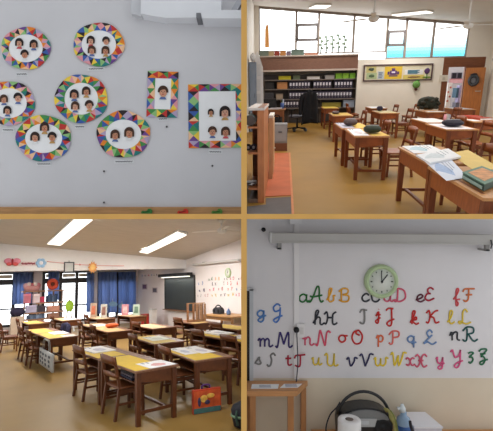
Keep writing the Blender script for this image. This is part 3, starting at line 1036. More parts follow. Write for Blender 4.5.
part('front_cover', MB().slab([(hw * .84 * math.cos(PI * i / 10), -.07, hh * (.6 + .23 * math.sin(PI * i / 10))) for i in range(11)], (0, -.012, 0)), mat((124, 125, 126), .35, .04), t, 'silver grey lid')
part('control_panel', MB().slab([(-hw * .42, -.07, hh * .46), (hw * .3, -.07, hh * .46), (hw * .38, -.07, hh * .64), (-hw * .5, -.07, hh * .64)], (0, -.022, 0)), mat((176, 178, 180), .3, .03), t, 'silver control panel')
part('display', MB().slab([(-hw * .2, -.09, hh * .52), (hw * .08, -.09, hh * .52), (hw * .08, -.09, hh * .6), (-hw * .2, -.09, hh * .6)], (0, -.006, 0)), mat((196, 200, 204), .2, 0), t)
for sx in (-1, 1):
    part('speaker', MB().lathe((sx * hw * .62, -.07, hh * .42), [(hw * .3, 0), (hw * .32, -.012), (hw * .27, -.018), (hw * .2, -.008), (hw * .08, -.004), (hw * .05, -.012)], 24, axis='y'), mat((36, 37, 40), .6, .1, 40), t)
hp = [(hw * .99 * math.cos(PI * (.06 + .88 * i / 16)), .0, hh * .52 + hh * .64 * math.sin(PI * (.06 + .88 * i / 16))) for i in range(17)]
part('handle', MB().tube(hp, .013, 8), BLKP, t, 'black arched handle')
# paper roll
YP = 3.36
k = YP / F
p = Vector(((349.3 - CX) * k, YP, zK))
R_ = 11.4 * k
z1_ = (CY - 419) / F * YP - zK
t = thing('paper_roll', 'white paper towel roll in front of the black stereo', 'paper roll', BR, p)
part('paper', MB().lathe((0, 0, 0), [(R_ * .34, z1_ - .03), (R_ * .36, z1_), (R_ * .95, z1_), (R_, z1_ - .008), (R_, .004), (R_ * .95, 0)], 32), mat((232, 230, 230), .8, .02), t)
part('core', MB().lathe((0, 0, 0), [(R_ * .36, z1_ - .03), (R_ * .36, z1_ - .001)], 20), mat((120, 108, 100), .8, .05), t, 'grey brown cardboard core')
# spray bottle
YS2 = 3.5
k = YS2 / F
p = Vector(((403.5 - CX) * k, YS2, zK))
t = thing('spray_bottle', 'clear blue spray bottle with white cap right of the stereo', 'bottle', BR, p)
hb = (442 - 412) * k
part('bottle_body', MB().lathe((0, 0, 0), [(.05, 0), (.058, .02), (.058, hb * .75), (.05, hb * .92), (.026, hb), (.024, hb + .03)], 18), mat((140, 164, 190), .25, .08, 12), t)
part('bottle_label', MB().lathe((0, 0, 0), [(.0595, hb * .3), (.0595, hb * .7)], 18), mat((58, 92, 150), .4, .3, 25), t, 'darker blue label')
part('cap', MB().lathe((-.01, 0, hb + .03), [(.026, 0), (.026, .03), (.015, .05), (.012, .062)], 14).box(-.05, -.012, hb + .05, .0, .012, hb + .066), mat((214, 222, 226), .4, .02), t)
# yellow strap
k = 3.46 / F
p = Vector(((391 - CX) * k, 3.44, zK))
pts = smooth([(-6 * k, .03, 37 * k), (-3 * k, .0, 38 * k), (0, -.03, 31 * k), (2.5 * k, -.03, 18 * k), (1 * k, -.04, 6 * k), (-4 * k, -.05, .012)], 5)
t = thing('cleaning_cloth', 'yellow green cloth strip hanging beside the black stereo', 'cloth', BR, p)
part('cloth', MB().tube(pts, [.018 + .008 * math.sin(i * .9) for i in range(len(pts))], 8, flat=((0, 1, 0), .4)), mat((150, 144, 88), .8, .2, 30), t)
part('hem', MB().tube([q + Vector((.016, -.006, 0)) for q in pts[3:-3]], .006, 6), mat((120, 128, 70), .8, .1, 30), t)
# white box of paper
k = 3.55 / F
p = Vector(((424 - CX) * k, 3.56, zK))
t = thing('paper_stack', 'low white stack of paper at the right end of the desk', 'paper stack', BR, p)
hz = (442 - 415) * k
part('stack', MB().slab([(-14 * k, -.1, 0), (13 * k, -.1, 0), (11 * k, .15, 0), (-14 * k, .15, 0)], (0, 0, hz * .72)), mat((206, 204, 214), .7, .05, 20), t)
part('top_sheet', MB().slab([(-14.5 * k, -.11, hz * .72), (13.5 * k, -.11, hz * .72), (10 * k, .16, hz * .72), (-14 * k, .16, hz * .72)], (0, 0, .012)), mat((232, 231, 236), .7, .02), t)
# loose cables beside the stereo
k = 3.4 / F
for sgn, lab, pts in ((1, 'thin dark cable looping left of the black stereo', [(328, 442), (326, 428), (330, 415), (337, 407), (340, 402)]), (2, 'dark cable sloping down right of the spray bottle', [(410, 421), (411, 427), (414, 434), (416, 441.5)])):
    pp = [pix_dir(a, b_) * (3.45 if sgn == 1 else 3.36) for a, b_ in pts]
    c = pp[-1] if sgn == 2 else pp[0]
    c = c.copy()
    solo('audio_cable', lab, 'cable', BR, c, MB().tube(smooth([q - c for q in pp], 5), .006 if sgn == 1 else .012, 6), mat((40, 38, 44), .5, 0))
# dado ledge line between white wall and cream paint is plain paint
# ================================================================== CLASSROOM FURNITURE
DW = wood((150, 78, 32), .2, stretch=(3, 16, 3))
DW2 = wood((122, 62, 28), .2, stretch=(14, 14, 2))
TOPW = wood((196, 138, 84), .15, stretch=(12, 2, 2))
BDW = wood((106, 58, 24), .22, stretch=(3, 16, 3))
BDW2 = wood((94, 50, 22), .22, stretch=(14, 14, 2))
BTOP = wood((128, 84, 58), .18, stretch=(12, 2, 2))


def make_desk(label, room, W_, L_, Hh, mats, lw=.055, ap=.17, group=None, flip=False):
    """single school desk; pupil sits on the +x side"""
    top, body, legm = mats
    t = thing('school_desk', label, 'desk', room, (0, 0, 0), group=group)
    hx, hy = W_ / 2, L_ / 2

    def part(nm, mb, m, par):
        if flip:
            mb.v = [(-x, y, z) for x, y, z in mb.v]
        globals()['part'](nm, mb, m, par)
    part('desk_top', MB().box(-hx, -hy, Hh - .025, -hx * .535, hy, Hh).box(-hx * .525, -hy, Hh - .025, hx, hy, Hh), top, t)
    part('pencil_groove', MB().box(-hx * .86, -hy * .8, Hh - .004, -hx * .76, hy * .8, Hh + .0006), legm, t)
    z1, z0 = Hh - .025, Hh - .025 - ap
    e = .02
    part('front_panel', MB().box(-hx + e, -hy + e + lw, z0, -hx + e + .02, hy - e - lw, z1), body, t)
    for s in (-1, 1):
        y = s * (hy - e - lw / 2)
        part('side_panel', MB().hexa([(-hx + e + lw, y - .01, z0), (hx - e - lw, y - .01, z0 + ap * .25), (hx - e - lw, y + .01, z0 + ap * .25), (-hx + e + lw, y + .01, z0),
                                      (-hx + e + lw, y - .01, z1), (hx - e - lw, y - .01, z1), (hx - e - lw, y + .01, z1), (-hx + e + lw, y + .01, z1)]), body, t)
    part('book_shelf', MB().box(-hx + e + .02, -hy + e + lw, z0, hx - e - lw, hy - e - lw, z0 + .015), body, t)
    for sx in (-1, 1):
        for sy in (-1, 1):
            x, y = sx * (hx - e - lw / 2), sy * (hy - e - lw / 2)
            part('leg', MB().hexa([(x - lw * .42, y - lw * .42, 0), (x + lw * .42, y - lw * .42, 0), (x + lw * .42, y + lw * .42, 0), (x - lw * .42, y + lw * .42, 0),
                                   (x - lw / 2, y - lw / 2, z1), (x + lw / 2, y - lw / 2, z1), (x + lw / 2, y + lw / 2, z1), (x - lw / 2, y + lw / 2, z1)]), legm, t)
    zs = .14
    for sy in (-1, 1):
        y = sy * (hy - e - lw / 2)
        part('stretcher', MB().box(-hx + e + lw * .9, y - .012, zs, hx - e - lw * .9, y + .012, zs + .04), legm, t)
    part('stretcher', MB().box(-hx * .5 - .02, -hy + e + lw * .55, zs + .005, -hx * .5 + .02, hy - e - lw * .55, zs + .035), legm, t)
    return t


def make_chair(label, room, w, d, mats, hs=.42, hb=.82, group=None):
    """wooden school chair that faces +x"""
    seatm, legm = mats
    t = thing('school_chair', label, 'chair', room, (0, 0, 0), group=group)
    hw, hd = w / 2, d / 2
    part('seat', MB().sheet([[(-hd + d * i / 4, -hw + w * j / 6, hs - .012 * math.sin(PI * j / 6) * (1 if i < 4 else .3)) for j in range(7)] for i in range(5)], (0, 0, -.022)), seatm, t)
    l = .036
    for s in (-1, 1):
        y = s * (hw - l * .7)
        part('front_leg', MB().bar((hd - .03, y, 0), (hd - .04, y, hs - .02), l, l), legm, t)
        part('rear_post', MB().bar((-hd - .05, y, 0), (-hd + .01, y, hs), l, l).bar((-hd + .01, y, hs - .01), (-hd - .07, y, hb), l, l * .9), legm, t)
        part('side_rail', MB().bar((-hd - .0, y, hs - .06), (hd - .05, y, hs - .06), .02, .05), legm, t)
        part('stretcher', MB().bar((-hd - .03, y, .2), (hd - .045, y, .2), .02, .028), legm, t)
    part('stretcher', MB().bar((hd - .04, -hw + l, .26), (hd - .04, hw - l, .26), .02, .028), legm, t)
    def rail(z0, z1, bow):
        g = []
        for z in (z0, z1):
            x = -hd + .01 - .08 * (z - hs) / (hb - hs)
            g.append([(x - bow * math.sin(PI * j / 8), -hw + .005 + (w - .01) * j / 8, z + (.02 * math.sin(PI * j / 8) if z == z1 else 0)) for j in range(9)])
        return MB().sheet(g, (-.018, 0, 0))
    part('top_rail', rail(hb - .1, hb, .03), seatm, t)
    part('lower_rail', rail(hs + .12, hs + .17, .025), seatm, t)
    return t


def sheet_on(room, pxs, z, name, label, cat, m, thick=.003, group=None, pict=None, extra=None):
    """a flat sheet on a desk: corners in pixels, lying at height z"""
    pp = [room.at(a, b_, z) for a, b_ in pxs]
    c = sum(pp, Vector()) / len(pp)
    t = thing(name, label, cat, room, c, group=group)
    q = [p - c for p in pp]
    part('sheet', MB().slab(q, (0, 0, thick)), m, t)
    if pict:
        mm = MB()
        a = [v * .5 + (q[0] + q[1]) * .12 for v in q]
        k = 7
        cc = sum(a, Vector()) / 4
        mm.slab([cc + ((a[0] - cc) * (math.cos(2 * PI * i / k)) + (a[1] - cc) * math.sin(2 * PI * i / k)) * (.8 + .25 * math.sin(i * 2.4)) + Vector((0, 0, thick)) for i in range(k)], (0, 0, .001))
        part('picture', mm, mat(tuple(int(v * .5 + 116) for v in pict), .7, .12, 25), t)
        ln = MB()
        for i in range(3):
            f = .2 + .12 * i
            l0, l1 = q[3].lerp(q[0], f), q[2].lerp(q[1], f)
            ln.tube([l0.lerp(l1, .12) + Vector((0, 0, thick)), l0.lerp(l1, .5 + .1 * i) + Vector((0, 0, thick))], .003, 4)
        part('text_lines', ln, mat((130, 136, 150), .7, 0), t)
    return t


def case_on(room, px, py, z, lx, ly, hgt, label, rgb, name='pencil_case', cat='pencil case', zip_=(200, 200, 200), rz=0):
    c = room.at(px, py, z + .001)
    t = thing(name, label, cat, room, c, rz)
    r = hgt / 2
    g = []
    n = 9
    for i in range(n):
        x = -lx / 2 + lx * i / (n - 1)
        f = (1 - abs(2 * i / (n - 1) - 1) ** 4 * .45)
        g.append([(x, ly / 2 * f * math.cos(2 * PI * j / 12), r + r * f * math.sin(2 * PI * j / 12)) for j in range(12)])
    vs = [p for row in g for p in row]
    fs = [(i * 12 + j, i * 12 + (j + 1) % 12, (i + 1) * 12 + (j + 1) % 12, (i + 1) * 12 + j) for i in range(n - 1) for j in range(12)]
    fs += [tuple(range(11, -1, -1)), tuple((n - 1) * 12 + j for j in range(12))]
    part('pouch', MB().add(vs, fs, 0, True), mat(rgb, .7, .15, 20), t)
    part('zip', MB().tube([(-lx * .4, 0, hgt * .99), (0, 0, hgt * 1.005), (lx * .4, 0, hgt * .99)], .006, 6), mat(zip_, .4, 0), t)
    return t


def desk_sheet(room, ctr, W_, L_, z, u0, u1, v0, v1, name, label, cat, m, thick=.003, pict=None, group=None, yaw=0.0):
    x0, x1 = ctr.x - W_ / 2 + u0 * W_, ctr.x - W_ / 2 + u1 * W_
    y0, y1 = ctr.y - L_ / 2 + v0 * L_, ctr.y - L_ / 2 + v1 * L_
    o_ = Vector(((x0 + x1) / 2 - ctr.x, (y0 + y1) / 2 - ctr.y, 0))
    o_.rotate(Matrix.Rotation(yaw, 3, 'Z'))
    t = thing(name, label, cat, room, (ctr.x + o_.x, ctr.y + o_.y, z), yaw + random.uniform(-.03, .03))
    w, l = (x1 - x0) / 2, (y1 - y0) / 2
    part('sheet', MB().box(-w, -l, 0, w, l, thick), m, t)
    if pict:
        k = 8
        rr = [(.8 + .3 * random.random()) for _ in range(k)]
        part('picture', MB().slab([(w * .55 * rr[i] * math.cos(2 * PI * i / k), -l * .2 + l * .5 * rr[i] * math.sin(2 * PI * i / k), thick) for i in range(k)], (0, 0, .001)), mat(tuple(int(v * .55 + 104) for v in pict), .7, .12, 25), t)
        for i in range(2):
            part('text_line', MB().box(-w * .7 + w * .35 * i, l * .5, thick, -w * .55 + w * .35 * i, l * .9, thick + .001), mat((140, 144, 156), .7, 0), t)
    return t


UR = 'in the upper right classroom'
# ---- desks of the upper right classroom: near left corner of the top in pixels
HT = .74
TW, TLn = .57, 1.28
d0 = make_desk('x', TR, TW, TLn, HT, (TOPW, DW, DW2), lw=.07)
TRD = [
 ('D1', 354.8, 136.4, 'front desk of the left row with a dark green pencil case, upper right classroom'),
 ('D2', 341.5, 128.6, 'desk behind the front desk of the left row, upper right classroom'),
 ('D3', 332.7, 115.6, 'left row desk with a brown pencil case on yellow paper, upper right classroom'),
 ('D4', 323.5, 108.4, 'rearmost desk of the left row near the binders, upper right classroom'),
 ('E1', 380, 113.2, 'middle row desk under the round green ornament, near end, upper right classroom'),
 ('E2', 371.2, 108.4, 'middle row desk under the round green ornament, far end, upper right classroom'),
 ('G1', 447, 129.6, 'desk with a black pencil case showing its end panel, upper right classroom'),
 ('G2', 427.2, 122.8, 'desk just behind the one with the black pencil case, upper right classroom'),
 ('N1', 483.6, 198, 'nearest desk at the right edge with a green book, upper right classroom'),
 ('N2', 428.5, 163.3, 'large foreground desk covered in white worksheets, upper right classroom'),
 ('H1', 474, 121.8, 'desk at the right edge with red notebooks, upper right classroom'),
 ('K1', 427, 112.2, 'desk carrying the dark bushy bag below the display board, upper right classroom'),
 ('J1', 458, 109.5, 'desk in front of the open door, upper right classroom'),
]
tr_desks = {}
for i, (k, px, py, lab) in enumerate(TRD):
    p = TR.at(px, py, HT)
    loc = (p.x + TW / 2, p.y + TLn / 2, 0)
    if i == 0:
        d0.matrix_world = place(TR, loc)
        d0['label'] = lab
        d0['group'] = 'school desks of the upper right classroom'
        o = d0
    else:
        o = dup(d0, TR, loc, 0, lab)
    tr_desks[k] = loc
CW, CD = .62, .40
ch0 = make_chair('x', TR, CW, CD, (wood((142, 76, 38), .2), wood((120, 62, 30), .2, stretch=(10, 10, 2))))
TRC = [
 ('D1', .52, -.05, 'chair right of the desk with the dark green pencil case, upper right classroom'),
 ('D2', .45, .0, 'chair hidden behind the front left row desk, upper right classroom'),
 ('D3', .45, .1, 'chair right of the desk with the brown pencil case, upper right classroom'),
 ('E1', .50, 0, 'chair right of the near middle row desk, upper right classroom'),
 ('E2', .50, .1, 'chair right of the far middle row desk, upper right classroom'),
 ('G1', .5, .05, 'chair right of the desk with the black pencil case, upper right classroom'),
 ('G2', .40, .05, 'chair right of the desk behind the black pencil case, upper right classroom'),
 ('N2', .44, .1, 'chair behind the large foreground desk with worksheets, upper right classroom'),
 ('K1', .55, .0, 'chair right of the desk with the dark bushy bag, upper right classroom'),
]
first = True
for k, dx, dy, lab in TRC:
    x, y, _ = tr_desks[k]
    loc = (x + dx, y + dy, 0)
    if first:
        ch0.matrix_world = place(TR, loc, PI)
        ch0['label'] = lab
        ch0['group'] = 'school chairs of the upper right classroom'
        first = False
    else:
        dup(ch0, TR, loc, PI, lab)
for px, py, lab in ((355, 131, 'chair left of the near middle row desk, upper right classroom'), (352.5, 124, 'chair standing left of the far middle row desk, upper right classroom'),
                    (408, 127, 'chair between the middle row and the black pencil case desk, upper right classroom')):
    p = TR.at(px, py, 0)
    dup(ch0, TR, (p.x, p.y, 0), 0 if px < 400 else PI, lab)

# ---- what lies on the desks
ZT = HT
YEL_ = mat((226, 188, 92), .7, .05, 8)
def trs(k, z, *a, **kw):
    return desk_sheet(TR, Vector(tr_desks[k]), TW, TLn, ZT + z, *a, **kw)
def trcase(k, u, v, *a, **kw):
    c = tr_desks[k]
    q = Vector((c[0] - TW / 2 + u * TW, c[1] - TLn / 2 + v * TLn, ZT + .012))
    qq = TR.M @ q
    return case_on(TR, CX + F * qq.x / qq.y, CY - F * qq.z / qq.y, ZT + .012, *a, **kw)
trs('D1', .005, .03, .46, .05, .95, 'worksheet', 'white worksheet on the front left desk, upper right classroom', 'paper', PAPER, pict=(206, 186, 196))
trs('D1', .001, .5, .97, .05, .95, 'paper_mat', 'yellow paper mat under the dark green pencil case, upper right classroom', 'paper mat', YEL_)
trcase('D1', .62, .32, .27, .30, .13, 'dark green pencil case on the front left desk', (48, 56, 44))
trs('D2', .005, .03, .46, .05, .95, 'worksheet', 'grey violet worksheet on the second left row desk, upper right classroom', 'paper', mat((196, 192, 208), .7, .1, 12), pict=(120, 120, 150))
trs('D2', .001, .5, .97, .05, .95, 'paper_mat', 'yellow paper mat on the second left row desk, upper right classroom', 'paper mat', YEL_)
trcase('D2', .42, .4, .25, .36, .14, 'brown grey pencil case on the second left row desk', (84, 70, 70))
trs('D3', .001, .05, .95, .05, .95, 'paper_mat', 'yellow paper mat on the third left row desk, upper right classroom', 'paper mat', YEL_)
trcase('D3', .25, .45, .2, .4, .07, 'flat brown pencil case on the third left row desk', (96, 80, 78))
trs('D4', .001, .05, .95, .05, .95, 'paper_mat', 'yellow paper mat on the rearmost left row desk, upper right classroom', 'paper mat', mat((206, 178, 70), .7, .05))
trs('E1', .001, .05, .95, .05, .95, 'paper_mat', 'cream paper on the near middle row desk, upper right classroom', 'paper mat', mat((226, 210, 160), .7, .05))
trs('E2', .001, .05, .95, .05, .95, 'worksheet', 'white worksheet on the far middle row desk, upper right classroom', 'paper', PAPER)
trcase('E1', .3, .7, .16, .3, .15, 'small dark blue pencil case on the near middle row desk', (46, 40, 62))
trs('G2', .001, .03, .9, .05, .97, 'worksheet', 'white paper on the desk behind the black pencil case, upper right classroom', 'paper', mat((226, 222, 222), .7, .03))
trs('G1', .001, .03, .9, .03, .95, 'worksheet', 'pale paper under the black pencil case, upper right classroom', 'paper', mat((222, 216, 220), .7, .03))
trcase('G1', .5, .42, .34, .42, .125, 'black pencil case on the desk with the bare end panel', (38, 36, 48))
m = MB()
p = TR.at(444.5, 122.5, ZT + .008)
solo('glue_stick', 'small pink and white glue stick standing beside the black pencil case', 'glue stick', TR, p, MB().lathe((0, 0, 0), [(.03, .002), (.03, .13), (.022, .14), (.022, .17)], 12), mat((216, 150, 160), .5, .1))
# foreground desk
sheet_on(TR, [(402, 146.2), (414, 153.4), (445, 151.8), (430, 145.1)], ZT + .001, 'worksheet', 'white worksheet at the far corner of the large foreground desk', 'paper', PAPER, pict=(150, 196, 214))
sheet_on(TR, [(416, 156.5), (430, 164.6), (461, 158.2), (448, 150)], ZT + .011, 'worksheet', 'open white booklet in the middle of the large foreground desk', 'paper', PAPER, thick=.02, pict=(196, 206, 210))
sheet_on(TR, [(424.5, 161.5), (446.5, 181), (468, 177.5), (452, 160.5)], ZT + .006, 'worksheet', 'white worksheet with a blue figure on the nearest desk', 'paper', mat((226, 228, 238), .7, .03), pict=(112, 146, 206))
sheet_on(TR, [(449, 153.5), (476, 172), (500, 168), (468, 150)], ZT + .001, 'paper_mat', 'yellow paper mat on the large foreground desk', 'paper mat', mat((228, 196, 118), .7, .05))
pp = [TR.at(a, b_, ZT + .010) for a, b_ in ((461.5, 178.5), (483.5, 191.5), (505, 182), (481, 172))]
c = sum(pp, Vector()) / 4
t = thing('picture_book', 'thick green and orange picture book on the nearest desk', 'book', TR, c)
q = [p - c for p in pp]
part('pages', MB().slab([v * .97 for v in q], (0, 0, .05)), mat((70, 92, 80), .6, .1, 20), t)
part('cover', MB().slab([v + Vector((0, 0, .05)) for v in q], (0, 0, .008)), mat((86, 124, 104), .5, .2, 14), t)
part('cover_picture', MB().slab([v * .72 + Vector((0, 0, .058)) for v in q], (0, 0, .002)), mat((206, 140, 84), .5, .3, 16), t, 'orange cover picture')
part('spine_band', MB().slab([q[0].lerp(q[1], f) + Vector((-.004, -.006, z)) for f, z in ((.06, .012), (.94, .012), (.94, .036), (.06, .036))], (-.004, -.006, 0)), mat((150, 176, 164), .5, 0), t)
# right edge desks
for i, (px, py, rgb, lab) in enumerate(((472, 117.6, (196, 60, 40), 'bright red notebook on the right edge desk'), (480, 119.2, (176, 76, 60), 'dull red notebook nearer the front of the right edge desk'))):
    c = TR.at(px, py, ZT + .001)
    t = thing('notebook', lab + ', upper right classroom', 'notebook', TR, c, .2 * i)
    part('pages', MB().box(-.15, -.22, 0, .15, .22, .035), PAPER, t)
    part('cover', MB().box(-.155, -.225, .035, .155, .225, .045).box(-.155, -.225, 0, -.15, .225, .035), mat(rgb, .5, .1), t)
trs('H1', .001, .08, .4, .1, .5, 'worksheet', 'white paper on the right edge desk beside the red notebooks', 'paper', PAPER)
trs('J1', .001, .05, .9, .05, .9, 'worksheet', 'grey paper on the desk in front of the open door', 'paper', mat((190, 190, 196), .7, .03))
trs('K1', .001, .1, .9, .02, .3, 'worksheet', 'white paper in front of the dark bushy bag', 'paper', PAPER)
# dark bushy bag
c = TR.at(427.5, 108.8, ZT + .001)
t = thing('cloth_bag', 'dark olive rounded bag heaped on the desk below the display board', 'bag', TR, c)
random.seed(3)
m = MB()
sc_ = c.y / F
m.ball((0, 0, 5.4 * sc_ * .92), 10.2 * sc_, .32, 6.0 * sc_, 16, 10, bump=.07)
part('body', m, mat((52, 56, 46), .8, .35, 9), t)
m = MB()
for k in range(9):
    a = k * .7
    m.ball((math.cos(a) * 7 * sc_, -.2 + .05 * math.sin(a * 3), 5 * sc_ + 4 * sc_ * math.sin(k * 1.3)), 2.4 * sc_, .12, 1.6 * sc_, 8, 6, bump=.15)
part('folds', m, mat((66, 64, 54), .8, .35, 9), t)
part('base_band', MB().lathe((0, 0, 0), [(9.4 * sc_, 0), (9.9 * sc_, .06), (9.6 * sc_, .1)], 20, sy=.6), mat((110, 80, 50), .7, .2), t, 'brown base')

# ---- back wall things
def wallthing(name, label, cat, px, py, room=TR, off=.0, rz=0, group=None):
    p = ty(px, py, DT - off)
    return thing(name, label, cat, room, p, rz, group), p
KX = DT / F
t, p = wallthing('display_board', 'long display board with yellow panels on the white wall, upper right classroom', 'display board', 397.5, 72.6)
hw, hh = (ty(432, 72).x - ty(363, 72).x) / 2, (ty(398, 64.2).z - ty(398, 81).z) / 2
KX = hw / 34.5
part('backing', MB().box(-hw, -.02, -hh, hw, 0, hh), mat((222, 214, 190), .7, .05), t)
for a in ((-hw, -hh, hw, -hh + .05), (-hw, hh - .05, hw, hh), (-hw, -hh + .05, -hw + .05, hh - .05), (hw - .05, -hh + .05, hw, hh - .05)):
    part('frame_rail', MB().box(a[0], -.05, a[1], a[2], 0, a[3]), mat((84, 62, 66), .5, .05), t)
def pinned(name, label, x0, y0, x1, y1, rgb, deco=None):
    p = ty((x0 + x1) / 2, (y0 + y1) / 2, DT - .022)
    t = thing(name, label, 'paper', TR, p)
    w, h_ = (x1 - x0) / 2 * KX, (y1 - y0) / 2 * KX
    part('sheet', MB().box(-w, -.006, -h_, w, 0, h_), mat(rgb, .7, .06, 8), t)
    if deco:
        deco(t, w, h_)
def d_robot(t, w, h_):
    m = MB().box(-w * .4, -.012, -h_ * .35, w * .4, -.006, h_ * .35).box(-w * .2, -.012, h_ * .35, w * .2, -.006, h_ * .7).box(-w * .5, -.012, -h_ * .6, w * .5, -.006, -h_ * .42)
    for s in (-1, 1):
        m.box(s * w * .55 - .04, -.012, -h_ * .3, s * w * .55 + .04, -.006, h_ * .2)
    part('figure', m, mat((92, 60, 116), .7, .2, 20), t, 'purple figure')
    part('figure_face', MB().box(-w * .2, -.016, -h_ * .05, w * .2, -.012, h_ * .2), mat((230, 220, 240), .7, 0), t)
def d_lines(rgb):
    def f(t, w, h_):
        m = MB()
        for k in range(4):
            z = h_ * (.6 - .4 * k)
            m.box(-w * .7, -.010, z - .02, w * (.6 - .2 * (k % 2)), -.006, z + .02)
        part('drawing', m, mat(rgb, .7, .2), t)
    return f
def d_blob(rgb):
    def f(t, w, h_):
        part('drawing', MB().ball((0, -.01, 0), w * .6, .006, h_ * .45, 12, 6, bump=.2), mat(rgb, .7, .3, 15), t)
    return f
pinned('pinned_poster', 'yellow poster with a purple figure at the middle of the display board', 384.6, 66.6, 402, 78.8, (226, 190, 66), d_robot)
pinned('pinned_drawing', 'pale green drawing at the lower left of the display board', 366.4, 73, 376.8, 79, (176, 192, 150), d_blob((90, 110, 84)))
pinned('pinned_drawing', 'small drawing with a dark spot at the upper left of the display board', 366.4, 66.4, 376.4, 72.6, (200, 190, 130), d_blob((70, 84, 70)))
pinned('pinned_sheet', 'blue grey written sheet left of the yellow poster on the display board', 377.6, 71.4, 383.8, 79, (190, 200, 206), d_lines((120, 130, 150)))
pinned('pinned_sheet', 'white lettering strip right of the yellow poster on the display board', 405, 69.6, 423, 74.2, (226, 226, 226), d_lines((90, 130, 150)))
pinned('pinned_drawing', 'yellow and pink drawing strip at the lower right of the display board', 403, 75, 424, 79, (214, 196, 110), d_blob((150, 120, 80)))
t, p = wallthing('paper_flower', 'purple paper flower with green leaves at the right end of the display board', 'paper flower', 427, 72, off=.03)
part('flower_head', MB().ball((0, -.01, .04), .11, .02, .11, 12, 6, bump=.12), mat((84, 56, 104), .7, .2), t, 'purple flower head')
part('stem', MB().tube([(0, -.01, -.06), (.01, -.01, -.26)], .018, 6), mat((80, 130, 60), .7, .1), t)
for s in (-1, 1):
    part('leaf', MB().ball((s * .08, -.01, -.2), .08, .01, .035, 10, 6), mat((120, 150, 60), .7, .1), t)
t, p = wallthing('wall_ornament', 'round green ornament with a dark red tail hanging below the display board', 'ornament', 415.8, 84.5)
part('body', MB().ball((0, -.08, 0), .15, .08, .15, 14, 10), mat((110, 160, 84), .6, .12, 12), t)
part('tail', MB().ball((.0, -.08, -.18), .07, .05, .06, 10, 6), mat((84, 44, 44), .6, .1), t, 'dark red tail')
part('leaf', MB().ball((.06, -.1, .16), .07, .02, .03, 10, 6), mat((64, 110, 56), .6, .1), t)
# light switch panel on the brown wall
t, p = wallthing('switch_panel', 'cream switch panel left of the open door', 'switch panel', 443.3, 78.3)
part('plate', MB().box(-.17, -.04, -.12, .17, 0, .12), mat((212, 206, 194), .5, .02), t)
part('rocker', MB().box(-.05, -.055, -.06, .05, -.04, .06), mat((190, 184, 172), .5, 0), t)
# door leaf, open into the room
hp = ty(460.8, 106, DT)
zdt = ty(464, 68).z
ang = -math.radians(14)
t = thing('door_leaf', 'open brown wooden door with a dark wreath, upper right classroom', 'door', TR, (hp.x, DT - .05, 0), ang)
lw_ = ty(478.5, 106).x - hp.x
part('panel', MB().box(0, -.06, .02, lw_, 0, zdt), wood((186, 116, 58), .15, stretch=(6, 6, 1)), t)
zh = ty(478, 91).z
part('handle', MB().cyl((lw_ - .1, -.06, zh), (lw_ - .1, -.12, zh), .025).cyl((lw_ - .1, -.115, zh), (lw_ - .28, -.115, zh), .018), mat((200, 196, 190), .3, 0, metal=.8), t, 'metal handle')
zwr = ty(471, 80.5).z
t = thing('door_wreath', 'dark and silver wreath hanging on the open brown door', 'wreath', TR, (hp.x, DT - .05, 0), ang)
cx_ = 7.6 * KX
part('ring', MB().tube([(cx_ + .15 * math.cos(2 * PI * i / 16), -.13, zwr + .17 * math.sin(2 * PI * i / 16)) for i in range(16)], .06, 7, closed=True), mat((70, 74, 80), .7, .4, 14), t)
part('centre', MB().lathe((cx_, -.062, zwr), [(.12, 0), (.12, -.02)], 14, axis='y'), mat((178, 180, 190), .5, .2, 10), t)
part('bow', MB().ball((cx_, -.125, zwr + .2), .13, .05, .07, 10, 6, bump=.15), mat((44, 40, 46), .7, .1), t)
# beyond the door
b = MB().box(DX0 - .3, DT + 2.2, 0, DX1 + 2, DT + 2.3, 2.6)
struct('wall_outside', b, mat((206, 200, 204), .7, .05), TR)
b = MB().box(DX0 - .3, DT + .12, -.02, DX1 + 2, DT + 2.3, 0)
struct('floor_outside', b, mat((200, 196, 200), .7, .05), TR)
def out_t(name, label, cat, px, py, Y):
    p = ty(px, py, Y)
    return thing(name, label, cat, TR, p)
YO = DT + 2.15
k2 = YO / F
t = out_t('dark_sign', 'sign with two dark squares seen through the open door', 'sign', 456.8, 75.6, YO)
part('plate', MB().box(-4.4 * k2, -.01, -2.6 * k2, 4.4 * k2, .04, 2.6 * k2), mat((120, 110, 124), .6, .05), t)
for s in (-1, 1):
    part('square', MB().box(s * 2.4 * k2 - 1.7 * k2, -.03, -2.2 * k2, s * 2.4 * k2 + 1.7 * k2, -.01, 2.2 * k2), mat((36, 30, 40), .6, 0), t)
t = out_t('pink_banner', 'pink paper banner seen through the open door', 'banner', 456.5, 81, YO)
part('strip', MB().box(-6 * k2, -.0, -1.9 * k2, 6 * k2, .04, 1.9 * k2), mat((226, 170, 176), .6, .1), t)
part('tape', MB().box(-6.3 * k2, -.01, 1.5 * k2, 6.3 * k2, 0, 1.9 * k2), mat((200, 90, 80), .6, .1), t)
YO2 = DT + 1.2
p = ty(456.5, 104, YO2)
k3 = YO2 / F
t = thing('outdoor_trolley', 'pale purple and dark trolley standing outside the open door', 'trolley', TR, (p.x, YO2, 0))
part('body', MB().box(-2.2 * k3, -.2, .15, 3 * k3, .2, .75), mat((110, 110, 124), .6, .25, 6), t)
part('panel', MB().box(-1 * k3, -.22, .75, 2.2 * k3, .1, 1.45), mat((176, 168, 206), .6, .1), t)
part('badge', MB().box(.9 * k3, -.24, 1.2, 2.6 * k3, -.22, 1.5), mat((160, 60, 140), .6, .1), t)
part('top_tray', MB().box(-3.4 * k3, -.25, .95, -1.6 * k3, .2, 1.35), mat((70, 100, 120), .6, .1), t)
for s in (-1, 1):
    part('wheel', MB().lathe((s * 1.8 * k3, -.15, .08), [(.08, -.03), (.08, .03)], 14, axis='y'), mat((30, 30, 32), .6, 0), t)
